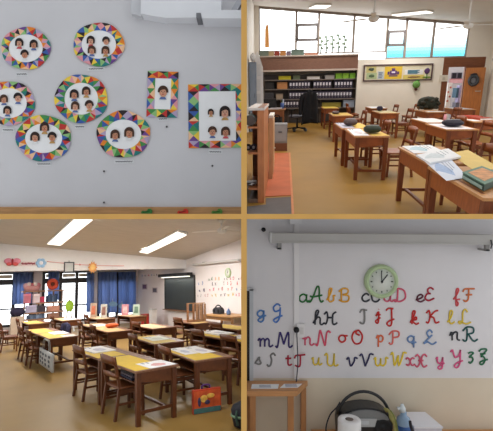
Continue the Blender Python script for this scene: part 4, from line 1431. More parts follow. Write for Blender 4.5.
t = out_t('notice_post', 'white notice post with red dots just outside the open door', 'post', 449, 92, DT + .9)
k4 = (DT + .9) / F
zz = t.matrix_world
part('board', MB().box(-2.0 * k4, -.03, -(zz_ := ty(449, 92, DT + .9).z), 2.0 * k4, .03, 8.2 * k4), mat((236, 234, 234), .6, .02), t)
for i in range(4):
    part('red_dot', MB().lathe(((-1) ** i * .8 * k4, -.031, (4 - 4 * i) * k4), [(.04, 0), (.04, -.008)], 10, axis='y'), mat((200, 110, 100), .6, 0), t)
# hanging white panel on the right wall
p = ty(474, 46, DT * .97)
t = thing('wall_box', 'white box unit high on the right wall near the open door', 'wall unit', TR, (RX - .12, DT * .93, 2.72))
part('casing', MB().box(-.1, -.75, -.42, .119, .75, .75), mat((226, 222, 218), .6, .02), t)
part('grille', MB().box(-.11, -.7, -.38, -.1, .7, -.3), mat((180, 178, 176), .6, .02), t)

# ---- binders and shelves in the recess
SHX0, SHX1 = ty(263.5, 90).x, PX - .02
YSH = DT + .1
KS = YSH / F
def shz(py):
    return ty(310, py, YSH).z
SHW = mat((120, 110, 104), .6, .08)
t = thing('binder_shelf', 'grey shelving full of black binders under the brown beam', 'shelf', TR, (0, YSH, 0))
levels = [shz(y) for y in (79.2, 88.6, 98.8, 107.6)]
for z in levels:
    part('shelf_board', MB().box(SHX0, .0, z - .04, SHX1, .5, z), SHW, t)
for x in (SHX0, SHX0 + (SHX1 - SHX0) * .27, SHX0 + (SHX1 - SHX0) * .63, SHX1 - .04):
    part('upright', MB().box(x, .42, 0, x + .04, .5, shz(76)), SHW, t)
part('back_panel', MB().box(SHX0, .5, 0, SHX1, .52, shz(74)), mat((90, 84, 82), .7, .05), t)
b0 = thing('ring_binder', 'black ring binder with a white spine label standing on the grey shelving', 'binder', TR, (0, 0, 0), group='black binders on the grey shelving')
bw = 2.75 * KS
bh = min(7.6 * KS, min(levels[i] - levels[i + 1] for i in range(3)) - .07)
part('cover', MB().box(-bw / 2, 0, 0, bw / 2, .3, bh), mat((44, 38, 58), .5, .1), b0)
part('spine_label', MB().box(-bw * .3, -.006, bh * .40, bw * .3, 0, bh * .82), mat((206, 204, 216), .6, .03), b0, 'white spine label')
part('finger_ring', MB().lathe((0, 0, bh * .2), [(bw * .16, 0), (bw * .16, -.008), (bw * .08, -.008)], 10, axis='y'), mat((120, 118, 126), .3, 0), b0)
firstb = True
for lv, xa, xb in ((1, 289, 353.8), (2, 289, 353.8), (3, 281, 300)):
    n = int((xb - xa) / 3.0)
    for i in range(n):
        if lv < 3 and i in (7, 14) and lv == 1:
            continue
        x = ty(xa + 1.6 + i * 3.0, 90, YSH).x
        loc = (x, YSH + .02, levels[lv] + .004)
        if firstb:
            b0.matrix_world = place(TR, loc)
            firstb = False
        else:
            dup(b0, TR, loc)
SZ = zb1 + .051
def boxes(specs, Y):
    for name, lab, cat, x0, x1, y0, y1, rgb, dz in specs:
        a, b_ = ty(x0, y1, Y), ty(x1, y0, Y)
        z = dz if dz is not None else a.z
        t = thing(name, lab, cat, TR, ((a.x + b_.x) / 2, Y, z))
        w, h_ = (b_.x - a.x) / 2 * (1.02 if dz == SZ else .97), b_.z - a.z
        part('box_body', MB().box(-w, 0, .001, w, .3, h_ * .8), mat(rgb, .6, .1, 8), t)
        part('box_lid', MB().box(-w * 1.02, -.01, h_ * .8, w * 1.02, .31, h_), mat(tuple(int(v * .88) for v in rgb), .6, .06), t)
boxes([
 ('storage_box', 'bright yellow box on the top of the grey shelving', 'box', 278.5, 291, 74.4, 78.4, (206, 196, 50), levels[0]),
 ('storage_box', 'left light green box on top of the grey shelving', 'box', 335.5, 342, 73, 78.6, (136, 196, 64), levels[0]),
 ('storage_box', 'middle light green box on top of the grey shelving', 'box', 342.4, 349, 73, 78.6, (146, 204, 70), levels[0]),
 ('storage_box', 'right light green box on top of the grey shelving', 'box', 349.4, 355.4, 73, 78.6, (126, 188, 60), levels[0]),
 ('storage_box', 'long low white box on top of the grey shelving', 'box', 307, 320, 75.4, 78.4, (226, 224, 224), levels[0]),
 ('storage_box', 'pale grey box beside the left light green box', 'box', 325, 334.5, 74.6, 78.6, (178, 176, 178), levels[0]),
 ('storage_box', 'dull green box between the yellow and white boxes', 'box', 293, 300, 74.4, 78.6, (116, 130, 104), levels[0]),
 ('storage_box', 'orange brown box left of the top binder row', 'box', 277, 287.5, 81, 88, (186, 130, 84), levels[1]),
 ('storage_box', 'beige box left of the second binder row', 'box', 276, 283, 92.5, 98, (170, 152, 134), levels[2]),
 ('storage_box', 'pale blue box at the right end of the lowest shelf', 'box', 343, 354.5, 100.2, 107.2, (150, 162, 180), levels[3]),
 ('storage_box', 'olive yellow box on the lowest shelf', 'box', 322, 341, 102.2, 107.2, (150, 138, 60), levels[3]),
 ('stereo_box', 'dark machine box at the left end of the grey shelving', 'box', 265, 274, 81.5, 88.2, (52, 50, 50), levels[1]),
], YSH + .03)
SZ = zb1 + .051
boxes([
 ('storage_box', 'grey green box on the window ledge at far left', 'box', 259.6, 268.4, 49, 54.6, (122, 132, 120), SZ),
 ('storage_box', 'tan box on the window ledge beside the grey green box', 'box', 268.8, 274, 49.4, 54.6, (190, 160, 120), SZ),
 ('storage_box', 'dark red box on the window ledge', 'box', 274.4, 279.6, 49.4, 54.6, (150, 60, 48), SZ),
 ('storage_box', 'orange box on the window ledge', 'box', 280, 286, 49.4, 54.6, (204, 140, 80), SZ),
 ('storage_box', 'purple grey box on the window ledge', 'box', 286.4, 291, 50, 54.6, (130, 112, 128), SZ),
 ('storage_box', 'wide green grey box on the window ledge', 'box', 291.4, 304, 48.6, 54.6, (108, 126, 116), SZ),
 ('storage_box', 'low pink brown box on the window ledge', 'box', 304.6, 318, 52, 54.6, (196, 140, 118), SZ),
], DT - .02)
# paper plants on the window panes
random.seed(5)
for px, lab in ((320.5, 'leftmost'), (326, 'second'), (332, 'middle'), (338, 'fourth'), (344, 'rightmost')):
    p = ty(px, 54, DT + .045)
    t = thing('window_sticker', lab + ' of the five grey green plant cut-outs standing at the high windows', 'cut-out', TR, (p.x, DT + .05, SZ + .02))
    h_ = random.uniform(.5, .75)
    part('stem', MB().tube([(0, 0, 0), (.02, 0, h_ * .5), (-.01, 0, h_)], .028, 6, flat=((0, 1, 0), .3)), mat((120, 140, 120), .7, .1), t)
    m = MB()
    for i in range(4):
        z = h_ * (.34 + .2 * i)
        m.ball(((-1) ** i * .045, 0, z), .07, .006, .05, 8, 5)
    part('leaves', m, mat((140, 156, 138), .7, .2), t)
t = thing('window_sticker', 'orange strip cut-out on the leftmost high window', 'cut-out', TR, (ty(267, 54).x, DT + .05, SZ + .32))
part('strip', MB().slab([(-.09, 0, 0), (.09, 0, 0), (.07, 0, .75), (0, 0, .95), (-.08, 0, .7)], (0, .006, 0)), mat((236, 170, 100), .7, .1), t)

# ---- left side: bookcase, cabinet, mats, teacher's desk and chair
pB = TR.at(264, 203)
xb1, yb0 = pB.x, pB.y
xb0 = (248.2 - CX) / F * yb0
xb0 = TR.at(247.6, 206).x
zb = TR.ony(262, 108, yb0).z
ORW = wood((186, 116, 72), .15, stretch=(8, 8, 1.5))
CRW = wood((206, 160, 118), .1, stretch=(8, 8, 1.5))
t = thing('open_bookcase', 'open orange brown bookcase at the left edge, upper right classroom', 'bookcase', TR, ((xb0 + xb1) / 2, yb0, 0))
hw = (xb1 - xb0) / 2
dep = 1.5
part('end_panel', MB().box(hw - .085, 0, 0, hw, dep, zb), ORW, t)
part('back_panel', MB().box(-hw, dep * .55, 0, hw - .085, dep * .55 + .02, zb - .03), wood((170, 104, 64), .15), t)
part('top_board', MB().box(-hw, -.01, zb - .03, hw + .01, dep, zb), mat((216, 206, 200), .5, .05), t, 'pale top board')
for py in (126.5, 152.5, 188):
    z = TR.ony(255, py, yb0 + .02).z
    part('shelf', MB().box(-hw, .01, z - .025, hw - .085, dep * .55, z), ORW, t)
part('plinth', MB().box(-hw, 0, 0, hw - .085, dep * .55, .05), wood((120, 96, 84), .1), t)
def onshelf(py, px):
    q = TR.ony(px, py, yb0 + .16)
    zs_ = TR.ony(255, py, yb0 + .02).z
    return Vector((q.x, yb0 + .2, zs_ + .002))
p = onshelf(126.5, 251)
t = thing('paint_tin', 'striped grey tin lying on the top shelf of the orange bookcase', 'tin', TR, p)
part('tin_body', MB().lathe((0, 0, .075), [(.07, -.14), (.075, -.13), (.075, .16), (.07, .17)], 20, axis='y'), mat((150, 160, 156), .4, .3, 14, stretch=(1, 6, 1)), t)
part('tin_lid', MB().lathe((0, -.14, .075), [(.066, 0), (.066, -.012), (.05, -.006), (.02, -.006)], 20, axis='y'), mat((96, 84, 80), .4, .1), t)
p = onshelf(152.5, 251)
for i, (dx, rgb, lab) in enumerate(((-.04, (40, 38, 44), 'black spool left on the middle shelf of the orange bookcase'), (.035, (64, 58, 66), 'dark spool right on the middle shelf of the orange bookcase'))):
    t = thing('tape_spool', lab, 'spool', TR, p + Vector((dx, .02 * i, 0)))
    part('reel', MB().lathe((0, 0, .045), [(.036, -.04), (.044, -.03), (.03, -.02), (.03, .02), (.044, .03), (.036, .04)], 16, axis='y'), mat(rgb, .5, .1), t)
    part('label_disc', MB().lathe((0, -.041, .045), [(.02, 0), (.02, -.004)], 12, axis='y'), mat((176, 170, 176), .5, .05), t)
p = onshelf(188, 251)
t = thing('metal_tray', 'shiny tray on the lowest shelf of the orange bookcase', 'tray', TR, p)
part('tray', MB().lathe((0, 0, 0), [(.06, 0), (.085, .02), (.09, .035), (.08, .03), (.06, .012)], 18, sy=1.2), mat((176, 176, 180), .25, .1, metal=.7), t)
part('rolled_paper', MB().cyl((-.06, -.02, .05), (.07, .03, .05), .016), PAPER, t)
# second, cream unit behind
pB2 = TR.at(271.5, 186)
x2, y2 = pB2.x, pB2.y
z2 = TR.ony(270, 119, y2).z
x20 = xb1 + .005
t = thing('low_cupboard', 'cream wooden cupboard behind the orange brown bookcase', 'cupboard', TR, ((x20 + x2) / 2, yb0 + dep + .05, 0))
w2 = (x2 - x20) / 2
l2 = .9
part('carcass', MB().box(-w2, 0, 0, w2, l2, z2 - .02), CRW, t)
part('top', MB().box(-w2 - .0, -.02, z2 - .02, w2 + .01, l2 + .02, z2 + .02), mat((222, 214, 204), .5, .03), t, 'pale cupboard top')
part('door', MB().box(w2, .05, .08, w2 + .012, l2 - .05, z2 - .06), CRW, t)
part('knob', MB().ball((w2 + .03, .1, z2 * .5), .018, .018, .018, 10, 6), mat((200, 190, 170), .3, 0), t)
# mats
m = MB().slab([TR.at(a, b_, .001) for a, b_ in ((263, 197), (291.5, 195.5), (288.6, 153), (268, 153))], (0, 0, .008))
solo('floor_mat', 'terracotta floor mat beside the cream cupboard', 'mat', TR, (0, 0, 0), m, mat((190, 104, 68), .7, .12, 3))
m = MB().slab([TR.at(a, b_, .001) for a, b_ in ((246.5, 215.2), (291.3, 215), (290.8, 197.4), (266, 198.6), (266, 205), (246.8, 207))], (0, 0, .008))
solo('floor_mat', 'dark grey floor mat at the foot of the orange brown bookcase', 'mat', TR, (0, 0, 0), m, mat((104, 98, 96), .8, .12, 4))
m = MB().slab([TR.at(a, b_, .001) for a, b_ in ((291.8, 215), (294.2, 215), (290.4, 153), (288.9, 153))], (0, 0, .012))
solo('edge_strip', 'narrow orange strip along the right edge of the floor mats', 'strip', TR, (0, 0, 0), m, mat((204, 130, 80), .6, .08))
# filing box
pC = TR.at(280, 151)
kc = pC.y / F
t = thing('drawer_cabinet', 'low grey cabinet with a brown base beside the teacher desk', 'cabinet', TR, pC)
w_, h_ = 7 * kc, 26 * kc
part('base', MB().box(-w_, 0, 0, w_, .55, h_ * .3), wood((112, 66, 44), .1), t, 'brown base')
part('cabinet_body', MB().box(-w_, 0, h_ * .3, w_, .55, h_), mat((134, 130, 130), .5, .05), t)
part('drawer', MB().box(-w_ * .9, -.015, h_ * .36, w_ * .9, 0, h_ * .94), mat((146, 142, 142), .5, .04), t)
part('handle', MB().box(-w_ * .25, -.03, h_ * .7, w_ * .25, -.015, h_ * .74), mat((80, 78, 80), .4, 0), t)
# teacher's desk
pt = TR.at(284, 130)
kt = pt.y / F
xl_, xr_ = TR.at(265, 131).x, pt.x
ztd = TR.ony(280, 109.5, pt.y).z
t = thing('teacher_desk', 'brown wooden teacher desk with papers left of the black office chair', 'desk', TR, ((xl_ + xr_) / 2, pt.y + .5, 0))
hw = (xr_ - xl_) / 2
part('desk_top', MB().box(-hw, -.55, ztd - .03, hw + .05, .6, ztd), wood((170, 120, 76), .12), t)
part('front_panel', MB().box(-hw, -.5, ztd - .26, hw - .06, -.48, ztd - .03), wood((150, 88, 50), .12), t)
for x in (-hw + .03, hw - .03):
    for y in (-.5, .5):
        part('leg', MB().box(x - .03, y - .03, 0, x + .03, y + .03, ztd - .03), wood((160, 100, 58), .12), t)
def ontd(dx, dy):
    return Vector(((xl_ + xr_) / 2 + dx, pt.y + .5 + dy, ztd + .001))
t = thing('paper_pile', 'loose white papers on the teacher desk', 'paper pile', TR, ontd(-.05, -.3))
for i in range(4):
    part('sheet', MB().box(-.25 + .05 * i, -.16, .012 * i, .2 + .04 * i, .16, .012 * i + .01), mat((216 + 3 * i, 216, 222), .7, .03), t)
t = thing('printer', 'black printer on the teacher desk', 'printer', TR, ontd(-.22, .22))
part('printer_body', MB().box(-.3, -.2, .06, .25, .25, .36), mat((40, 38, 40), .5, .08), t)
part('paper_feed', MB().slab([(-.2, .1, .36), (.15, .1, .36), (.15, .2, .58), (-.2, .2, .58)], (0, .02, 0)), mat((60, 58, 62), .5, .05), t)
part('output_tray', MB().box(-.24, -.26, 0, .2, -.1, .06), mat((30, 30, 32), .5, .05), t)
t = thing('pen_pot', 'blue pen pot at the right end of the teacher desk', 'pot', TR, ontd(hw - .08, .1))
part('pot', MB().lathe((0, 0, 0), [(.06, 0), (.075, .2), (.065, .2), (.055, .02)], 16), mat((90, 120, 190), .5, .1), t)
for i in range(5):
    part('pen', MB().cyl((.03 * math.cos(i * 1.3), .03 * math.sin(i * 1.3), .05), (.06 * math.cos(i * 1.3), .06 * math.sin(i * 1.3), .34), .01, n=6), mat([(200, 210, 230), (60, 90, 170), (190, 60, 60), (70, 130, 80), (220, 220, 220)][i], .5, 0), t)
# black bag under the desk
p = TR.at(276.5, 131)
t = thing('black_bag', 'black bag standing under the teacher desk', 'bag', TR, p + Vector((0, .25, 0)))
part('bag_body', MB().ball((0, 0, .24), .2, .2, .24, 12, 8, bump=.06), mat((28, 27, 30), .7, .1), t)
part('strap', MB().tube(smooth([(-.1, -.1, .42), (-.05, -.12, .54), (.08, -.12, .54), (.12, -.1, .42)]), .018, 6), mat((20, 20, 22), .7, 0), t)
# office chair with jacket
p = TR.at(297, 131)
ko = p.y / F
BLK2 = mat((28, 28, 32), .5, .1)
t = thing('office_chair', 'black office chair on castors beside the teacher desk', 'chair', TR, p, math.radians(-52))
for i in range(5):
    a = 2 * PI * i / 5 + .3
    l = part('base_arm', MB().bar((0, 0, .13), (.36 * math.cos(a), .36 * math.sin(a), .09), .05, .035), BLK2, t)
    part('castor', MB().lathe((.36 * math.cos(a), .36 * math.sin(a), .045), [(.045, -.03), (.045, .03)], 12, axis='y'), mat((60, 60, 64), .4, 0), l)
part('gas_column', MB().cyl((0, 0, .1), (0, 0, .5), .035), mat((70, 70, 74), .3, 0, metal=.6), t)
part('seat', MB().lathe((0, 0, .5), [(.2, -.04), (.3, -.02), (.31, .03), (.25, .06), (.05, .055)], 20, sx=1.1), mat((92, 92, 104), .5, .1), t, 'black seat cushion greyed by painted light reflection')  # light reflected off the black seat is put into this grey
part('back_support', MB().bar((.2, .12, .5), (.33, .18, .8), .06, .03), BLK2, t)
part('backrest', MB().slab([(.34, -.14, .72), (.26, .38, .72), (.25, .4, 1.15), (.28, .3, 1.3), (.33, -.06, 1.3), (.36, -.16, 1.15)], (.06, .02, 0)), BLK2, t)
for s in (-1, 1):
    part('armrest', MB().bar((-.12, s * .3, .75), (.2, s * .3, .75), .06, .03).bar((.05, s * .3, .5), (.05, s * .3, .74), .04, .03), BLK2, t)
jk = thing('jacket', 'black jacket draped over the back of the office chair', 'jacket', TR, p + Vector((.40, -.44, 0)), math.radians(-52))
g = []
for i in range(8):
    z = 1.38 - i * .15
    g.append([(-.02 + .04 * math.sin(j * 1.9 + i * .3) + .03 * i / 8, -.26 - .02 * i + (.52 + .04 * i) * j / 8, z - .06 * abs(j - 4) / 4) for j in range(9)])
part('body', MB().sheet(g, (.05, 0, 0)), mat((24, 24, 28), .85, .15, 12), jk)
for s in (-1, 1):
    part('sleeve', MB().tube(smooth([(-.03, s * .28, 1.26), (-.06, s * .34, 1.0), (-.05, s * .36, .6)], 4), [.07] * 4 + [.06] * 4 + [.05], 8), mat((30, 30, 35), .85, .15, 12), jk)
part('collar', MB().tube([(-.02, -.12, 1.36), (-.05, 0, 1.40), (-.02, .12, 1.36)], .035, 8), mat((36, 36, 40), .85, .1), jk)
# tall things along the left wall
yl1 = DT * .86
p = TR.ony(258.5, 118, yl1)
kq = yl1 / F
t = thing('leaning_board', 'tall white board with taped sheets leaning by the left wall', 'board', TR, (p.x, yl1, 0))
m = MB().hexa([(-3.4 * kq, 0, .2), (4.6 * kq, 0, .2), (4.6 * kq, .5, .2), (-3.4 * kq, .5, .2), (-3.6 * kq, 0, 2.55), (-1 * kq, 0, 2.85), (-1 * kq, .5, 2.85), (-3.6 * kq, .5, 2.55)])
m = MB().slab([(-2.8 * kq, 0, .05), (5.2 * kq, 0, .05), (4.4 * kq, 0, 2.2), (-.6 * kq, 0, 2.75), (-3 * kq, 0, 2.6)], (0, .06, 0))
part('board', m, mat((240, 238, 238), .6, .04, 3), t)
for i in range(3):
    part('taped_sheet', MB().box(-1.8 * kq + .02 * i, -.012, .9 + .5 * i, 2.2 * kq, 0, 1.3 + .5 * i), mat((226, 226, 228), .6, .03), t)
yl2 = DT * .83
p = TR.ony(251.6, 110, yl2)
kq = yl2 / F
zc = TR.ony(250, 62, yl2).z
t = thing('metal_locker', 'blue grey metal locker at the left edge, upper right classroom', 'locker', TR, (LX + .03 + 3.0 * kq, yl2, 0))
part('locker_body', MB().box(-3.0 * kq, 0, 0, 3.4 * kq, .4, zc), mat((122, 134, 152), .45, .06), t)
part('locker_door', MB().box(-2.7 * kq, -.02, .1, 3.0 * kq, 0, zc - .06), mat((134, 146, 164), .45, .06), t)
part('handle', MB().box(2.1 * kq, -.04, zc * .5, 2.5 * kq, -.02, zc * .56), mat((70, 76, 84), .3, 0), t)
t = thing('white_bundle', 'white cloth bundle on top of the blue grey locker', 'bundle', TR, (LX + .03 + 3.0 * kq, yl2 + .2, zc + .02))
part('bundle', MB().ball((.3 * kq, 0, .14), 2.6 * kq, .18, .14, 12, 8, bump=.1), mat((222, 222, 224), .8, .05), t)
part('tie', MB().tube([(3.02 * kq * .3 * 0 + .02, -.18, .14), (.02, -.1, .27), (.02, .1, .27), (.02, .18, .14)], .012, 6), mat((150, 150, 156), .8, 0), t)

# ---- ceiling lamps and fans
def tr_ceiling(px, py):
    n = Vector((-(zr - zl) / (XW1 - XW0), 0, 1))
    return TR.plane(px, py, Vector((XW0, DT, zl)), n)
def quad_tr(a, b_, c_, d):
    return [tr_ceiling(*q) for q in (a, b_, c_, d)]
ceiling_lamp(TR, quad_tr((309, 6.6), (326, 6.2), (331, 3.6), (316, 3.6)), 'fluorescent ceiling lamp above the high windows, upper right classroom', None, 50)
ceiling_lamp(TR, quad_tr((392, 13.2), (398, 14.2), (433, 10.8), (426, 9.2)), 'long fluorescent ceiling lamp above the display board wall, upper right classroom', None, 60)
p = tr_ceiling(374.5, 5)
p = TR.plane(374.5, 8, Vector((LX, DT * .8, 0)), Vector((0, 1, 0)))
p.z = ztop(p.x)
fan(TR, p, 1.15, .35, 'white ceiling fan near the middle of the upper right classroom', p.z - TR.ony(374, 18, DT * .8).z)
p = TR.ony(470, 12, DT * .72)
p.z = ztop(p.x)
fan(TR, p, .9, .1, 'white ceiling fan at the right edge of the upper right classroom', p.z - TR.ony(470, 25, DT * .72).z)
# added unseen lamps over the near end, to brighten the room
for x, y in ((LX + 2.0, DT * .45), (LX + 5.5, DT * .45), (LX + 3.5, DT * .62)):
    area(TR, (x, y, ztop(x) - .15), 0, 1.3, .3, 70)
# ================================================================== LOWER LEFT CLASSROOM
LL = 'lower left classroom'
HB = .68
BWD, BLN = .62, 1.33
e0 = make_desk('x', BL, BWD, BLN, HB, (BTOP, BDW, BDW2), lw=.065, ap=.17, flip=True)
bl_desks, bl_yaw = {}, {}
BLY = dict(n=3, b=1.5, i=-5, h=-3, d=-2)      # how far each desk is turned, degrees
b0c = BL.at(49.2, 339, HB)
d0c = BL.at(107.3, 332.5, HB)
n0c = BL.at(136, 372, HB)
j0c = BL.at(222, 338.9, HB)
def up(p, k, a=0):
    a = math.radians(a)
    return Vector((p.x - math.sin(a) * k * (BLN + .01), p.y + math.cos(a) * k * (BLN + .01), 0))
BLD = [
 ('n1', n0c, 'nearest desk with a yellow mat and a red drawing, lower left classroom'),
 ('n2', up(n0c, 1, 3), 'desk joined behind the nearest desk, with a white booklet, lower left classroom'),
 ('i', BL.at(194.8, 361.3, HB), 'desk above the red picture case, lower left classroom'),
 ('h', BL.at(154.4, 344.3, HB), 'desk between the nearest pair and the chalkboard with pale sheets, lower left classroom'),
 ('b1', b0c, 'desk with the hanging pale tote bag, lower left classroom'),
 ('b2', up(b0c, 1, 1.5), 'desk joined behind the one with the tote bag, lower left classroom'),
 ('d1', d0c, 'middle desk with an orange pouch, lower left classroom'),
 ('d2', up(d0c, 1, -2), 'desk joined behind the one with the orange pouch, lower left classroom'),
 ('j1', j0c, 'desk in front of the alphabet wall with a white book, lower left classroom'),
 ('j2', up(j0c, -1), 'desk cut by the right picture edge with a white book, lower left classroom'),
 ('g', BL.at(153, 329, HB), 'long brown desk in front of the two wall pictures, lower left classroom'),
 ('k', BL.at(195, 324, HB), 'desk carrying the wooden rack below the chalkboard, lower left classroom'),
 ('m', BL.at(238, 330, HB), 'desk with a yellow mat in front of the stereo table, lower left classroom'),
 ('a', BL.at(28, 324.5, HB), 'desk at the left edge in front of the toy shelf, lower left classroom'),
 ('c', BL.at(62, 321, HB), 'desk right of the toy shelf with pale papers, lower left classroom'),
 ('e', BL.at(97, 319.5, HB), 'desk with stand-up cards before the blue curtains, lower left classroom'),
 ('f', BL.at(130, 317, HB), 'rearmost desk with a pink card before the blue curtains, lower left classroom'),
]
for i, (k, p, lab) in enumerate(BLD):
    loc = (p.x + BWD / 2, p.y + BLN / 2, 0)
    yw_ = math.radians(BLY.get(k[0], 0))
    q_ = Vector((BWD / 2, BLN / 2, 0))
    q_.rotate(Matrix.Rotation(yw_, 3, 'Z'))
    loc = (p.x + q_.x, p.y + q_.y, 0)
    if i == 0:
        e0.matrix_world = place(BL, loc, yw_)
        e0['label'] = lab
        e0['group'] = 'school desks of the lower left classroom'
    else:
        dup(e0, BL, loc, yw_, lab)
    bl_desks[k] = Vector(loc)
    bl_yaw[k] = yw_
cb0 = make_chair('x', BL, .52, .38, (wood((110, 60, 28), .2), wood((94, 50, 22), .2, stretch=(10, 10, 2))))
BLC = [
 ('n1', .05, .02, 'nearest chair, drawn up to the desk with the red drawing, lower left classroom'),
 ('n2', .05, -.02, 'chair drawn up to the desk with the white booklet, lower left classroom'),
 ('i', -0.04, .05, 'chair at the desk above the red picture case, lower left classroom'),
 ('h', -0.04, .0, 'chair at the desk with pale sheets, lower left classroom'),
 ('b1', -.08, .31, 'chair beside the hanging tote bag, lower left classroom'),
 ('b2', -0.06, 0.1, 'chair behind the tote bag chair, lower left classroom'),
 ('d1', -0.02, .0, 'chair at the desk with the orange pouch, lower left classroom'),
 ('d2', -0.02, .0, 'chair with a dark blue jacket on it, lower left classroom'),
 ('j1', -0.02, 0, 'chair at the desk before the alphabet wall, lower left classroom'),
 ('j2', -0.08, .1, 'chair cut by the right edge at the desk with a white book, lower left classroom'),
 ('g', -0.02, 0, 'chair at the long brown desk before the wall pictures, lower left classroom'),
 ('k', -0.02, .0, 'chair at the desk with the wooden rack, lower left classroom'),
 ('a', -0.02, .2, 'chair at the left edge desk, lower left classroom'),
 ('c', -0.02, .0, 'chair at the desk right of the toy shelf, lower left classroom'),
 ('e', -0.02, .0, 'chair at the desk with stand-up cards, lower left classroom'),
 ('m', -0.02, .0, 'chair at the desk in front of the stereo table, lower left classroom'),
]
for i, (k, dx, dy, lab) in enumerate(BLC):
    c = bl_desks[k]
    v_ = Vector((-BWD / 2 + dx + .1, dy, 0))
    v_.rotate(Matrix.Rotation(bl_yaw[k], 3, 'Z'))
    loc = c + v_
    if i == 0:
        cb0.matrix_world = place(BL, loc, bl_yaw[k])
        cb0['label'] = lab
        cb0['group'] = 'school chairs of the lower left classroom'
    else:
        dup(cb0, BL, loc, bl_yaw[k], lab)
for px, py, lab in ((9, 351, 'foremost of the chairs standing at the far left edge, lower left classroom'), (1, 344, 'rear chair standing at the far left edge, lower left classroom')):
    p = BL.at(px, py)
    dup(cb0, BL, (p.x, p.y, 0), 0, lab)

YM = mat((224, 188, 62), .7, .05, 8)
YM2 = mat((206, 176, 84), .7, .05, 8)


def bls(k, z, *a, **kw):
    return desk_sheet(BL, bl_desks[k], BWD, BLN, HB + z, *a, yaw=bl_yaw[k], **kw)
bls('n1', .001, .03, .74, .04, .97, 'paper_mat', 'yellow paper mat on the nearest desk, ' + LL, 'paper mat', YM)
bls('n2', .001, .03, .74, .03, .96, 'paper_mat', 'yellow paper mat on the desk with the white booklet, ' + LL, 'paper mat', YM)
bls('n1', .005, .34, .98, .02, .36, 'worksheet', 'white worksheet with a red drawing on the nearest desk, ' + LL, 'paper', PAPER, pict=(206, 110, 110))
bls('n2', .005, .16, .78, .40, .92, 'worksheet', 'white booklet with grey pictures on the joined desk, ' + LL, 'paper', PAPER, .012, pict=(170, 170, 196))
bls('i', .001, .03, .74, .04, .97, 'paper_mat', 'yellow paper mat on the desk above the red picture case, ' + LL, 'paper mat', YM)
bls('i', .005, .14, .5, .42, .97, 'worksheet', 'white worksheet on the left of the desk above the red picture case', 'paper', PAPER, pict=(176, 180, 206))
bls('i', .005, .52, .92, .36, .94, 'worksheet', 'white worksheet on the right of the desk above the red picture case', 'paper', PAPER, pict=(196, 186, 206))
bls('h', .001, .03, .74, .04, .97, 'paper_mat', 'dull yellow mat on the desk with pale sheets, ' + LL, 'paper mat', YM2)
bls('h', .005, .2, .8, .3, .8, 'worksheet', 'pale green white sheet in the middle desk row, ' + LL, 'paper', mat((206, 212, 200), .7, .03), pict=(150, 160, 150))
bls('b1', .001, .03, .74, .04, .97, 'paper_mat', 'yellow paper mat on the desk with the tote bag, ' + LL, 'paper mat', mat((214, 178, 84), .7, .05))
bls('b2', .001, .03, .74, .04, .97, 'paper_mat', 'yellow paper mat on the desk behind the tote bag, ' + LL, 'paper mat', mat((214, 178, 84), .7, .05))
bls('b1', .005, .4, .95, .5, .96, 'worksheet', 'white booklet on the desk with the tote bag, ' + LL, 'paper', PAPER, .012, pict=(160, 170, 180))
bls('b1', .005, .5, .97, .04, .3, 'worksheet', 'pale worksheet at the near end of the desk with the tote bag', 'paper', mat((216, 212, 206), .7, .03), pict=(190, 180, 170))
bls('d1', .001, .03, .74, .04, .97, 'paper_mat', 'tan paper mat on the desk with the orange pouch, ' + LL, 'paper mat', mat((196, 160, 112), .7, .05))
bls('d2', .001, .03, .74, .04, .97, 'paper_mat', 'tan paper mat on the desk behind the orange pouch, ' + LL, 'paper mat', mat((196, 164, 120), .7, .05))
bls('d2', .005, .2, .8, .2, .7, 'worksheet', 'pale worksheet on the desk behind the orange pouch, ' + LL, 'paper', mat((214, 206, 196), .7, .03), pict=(170, 150, 140))
bls('j1', .001, .03, .74, .04, .97, 'paper_mat', 'yellow paper mat on the desk before the alphabet wall, ' + LL, 'paper mat', YM)
bls('j2', .001, .03, .74, .04, .97, 'paper_mat', 'yellow paper mat on the desk cut by the right edge, ' + LL, 'paper mat', YM)
bls('j1', .005, .3, .9, .3, .85, 'worksheet', 'white book on the desk before the alphabet wall, ' + LL, 'paper', PAPER, .025, pict=(190, 196, 206))
bls('j2', .005, .3, .9, .45, .97, 'worksheet', 'white book on the desk cut by the right edge, ' + LL, 'paper', PAPER, .025, pict=(190, 196, 206))
bls('m', .001, .03, .74, .04, .97, 'paper_mat', 'yellow paper mat in front of the stereo table, ' + LL, 'paper mat', YM2)
bls('g', .001, .03, .74, .04, .97, 'paper_mat', 'pale tan mat on the long brown desk, ' + LL, 'paper mat', mat((206, 176, 136), .7, .05))
bls('k', .001, .03, .7, .04, .3, 'paper_mat', 'olive yellow mat on the desk with the wooden rack, ' + LL, 'paper mat', mat((176, 146, 92), .7, .05))
bls('a', .001, .03, .74, .04, .97, 'paper_mat', 'yellow mat on the left edge desk, ' + LL, 'paper mat', mat((214, 178, 96), .7, .05))
bls('c', .001, .03, .74, .04, .97, 'paper_mat', 'cream mat on the desk right of the toy shelf, ' + LL, 'paper mat', mat((214, 190, 140), .7, .05))
bls('c', .005, .3, .9, .1, .7, 'worksheet', 'pale blue sheet on the desk right of the toy shelf, ' + LL, 'paper', mat((206, 214, 222), .7, .03), pict=(150, 170, 190))
bls('e', .001, .03, .74, .04, .97, 'paper_mat', 'cream mat under the stand-up cards, ' + LL, 'paper mat', mat((214, 190, 150), .7, .05))
bls('f', .001, .03, .74, .04, .97, 'paper_mat', 'tan mat on the rearmost desk, ' + LL, 'paper mat', mat((206, 180, 140), .7, .05))
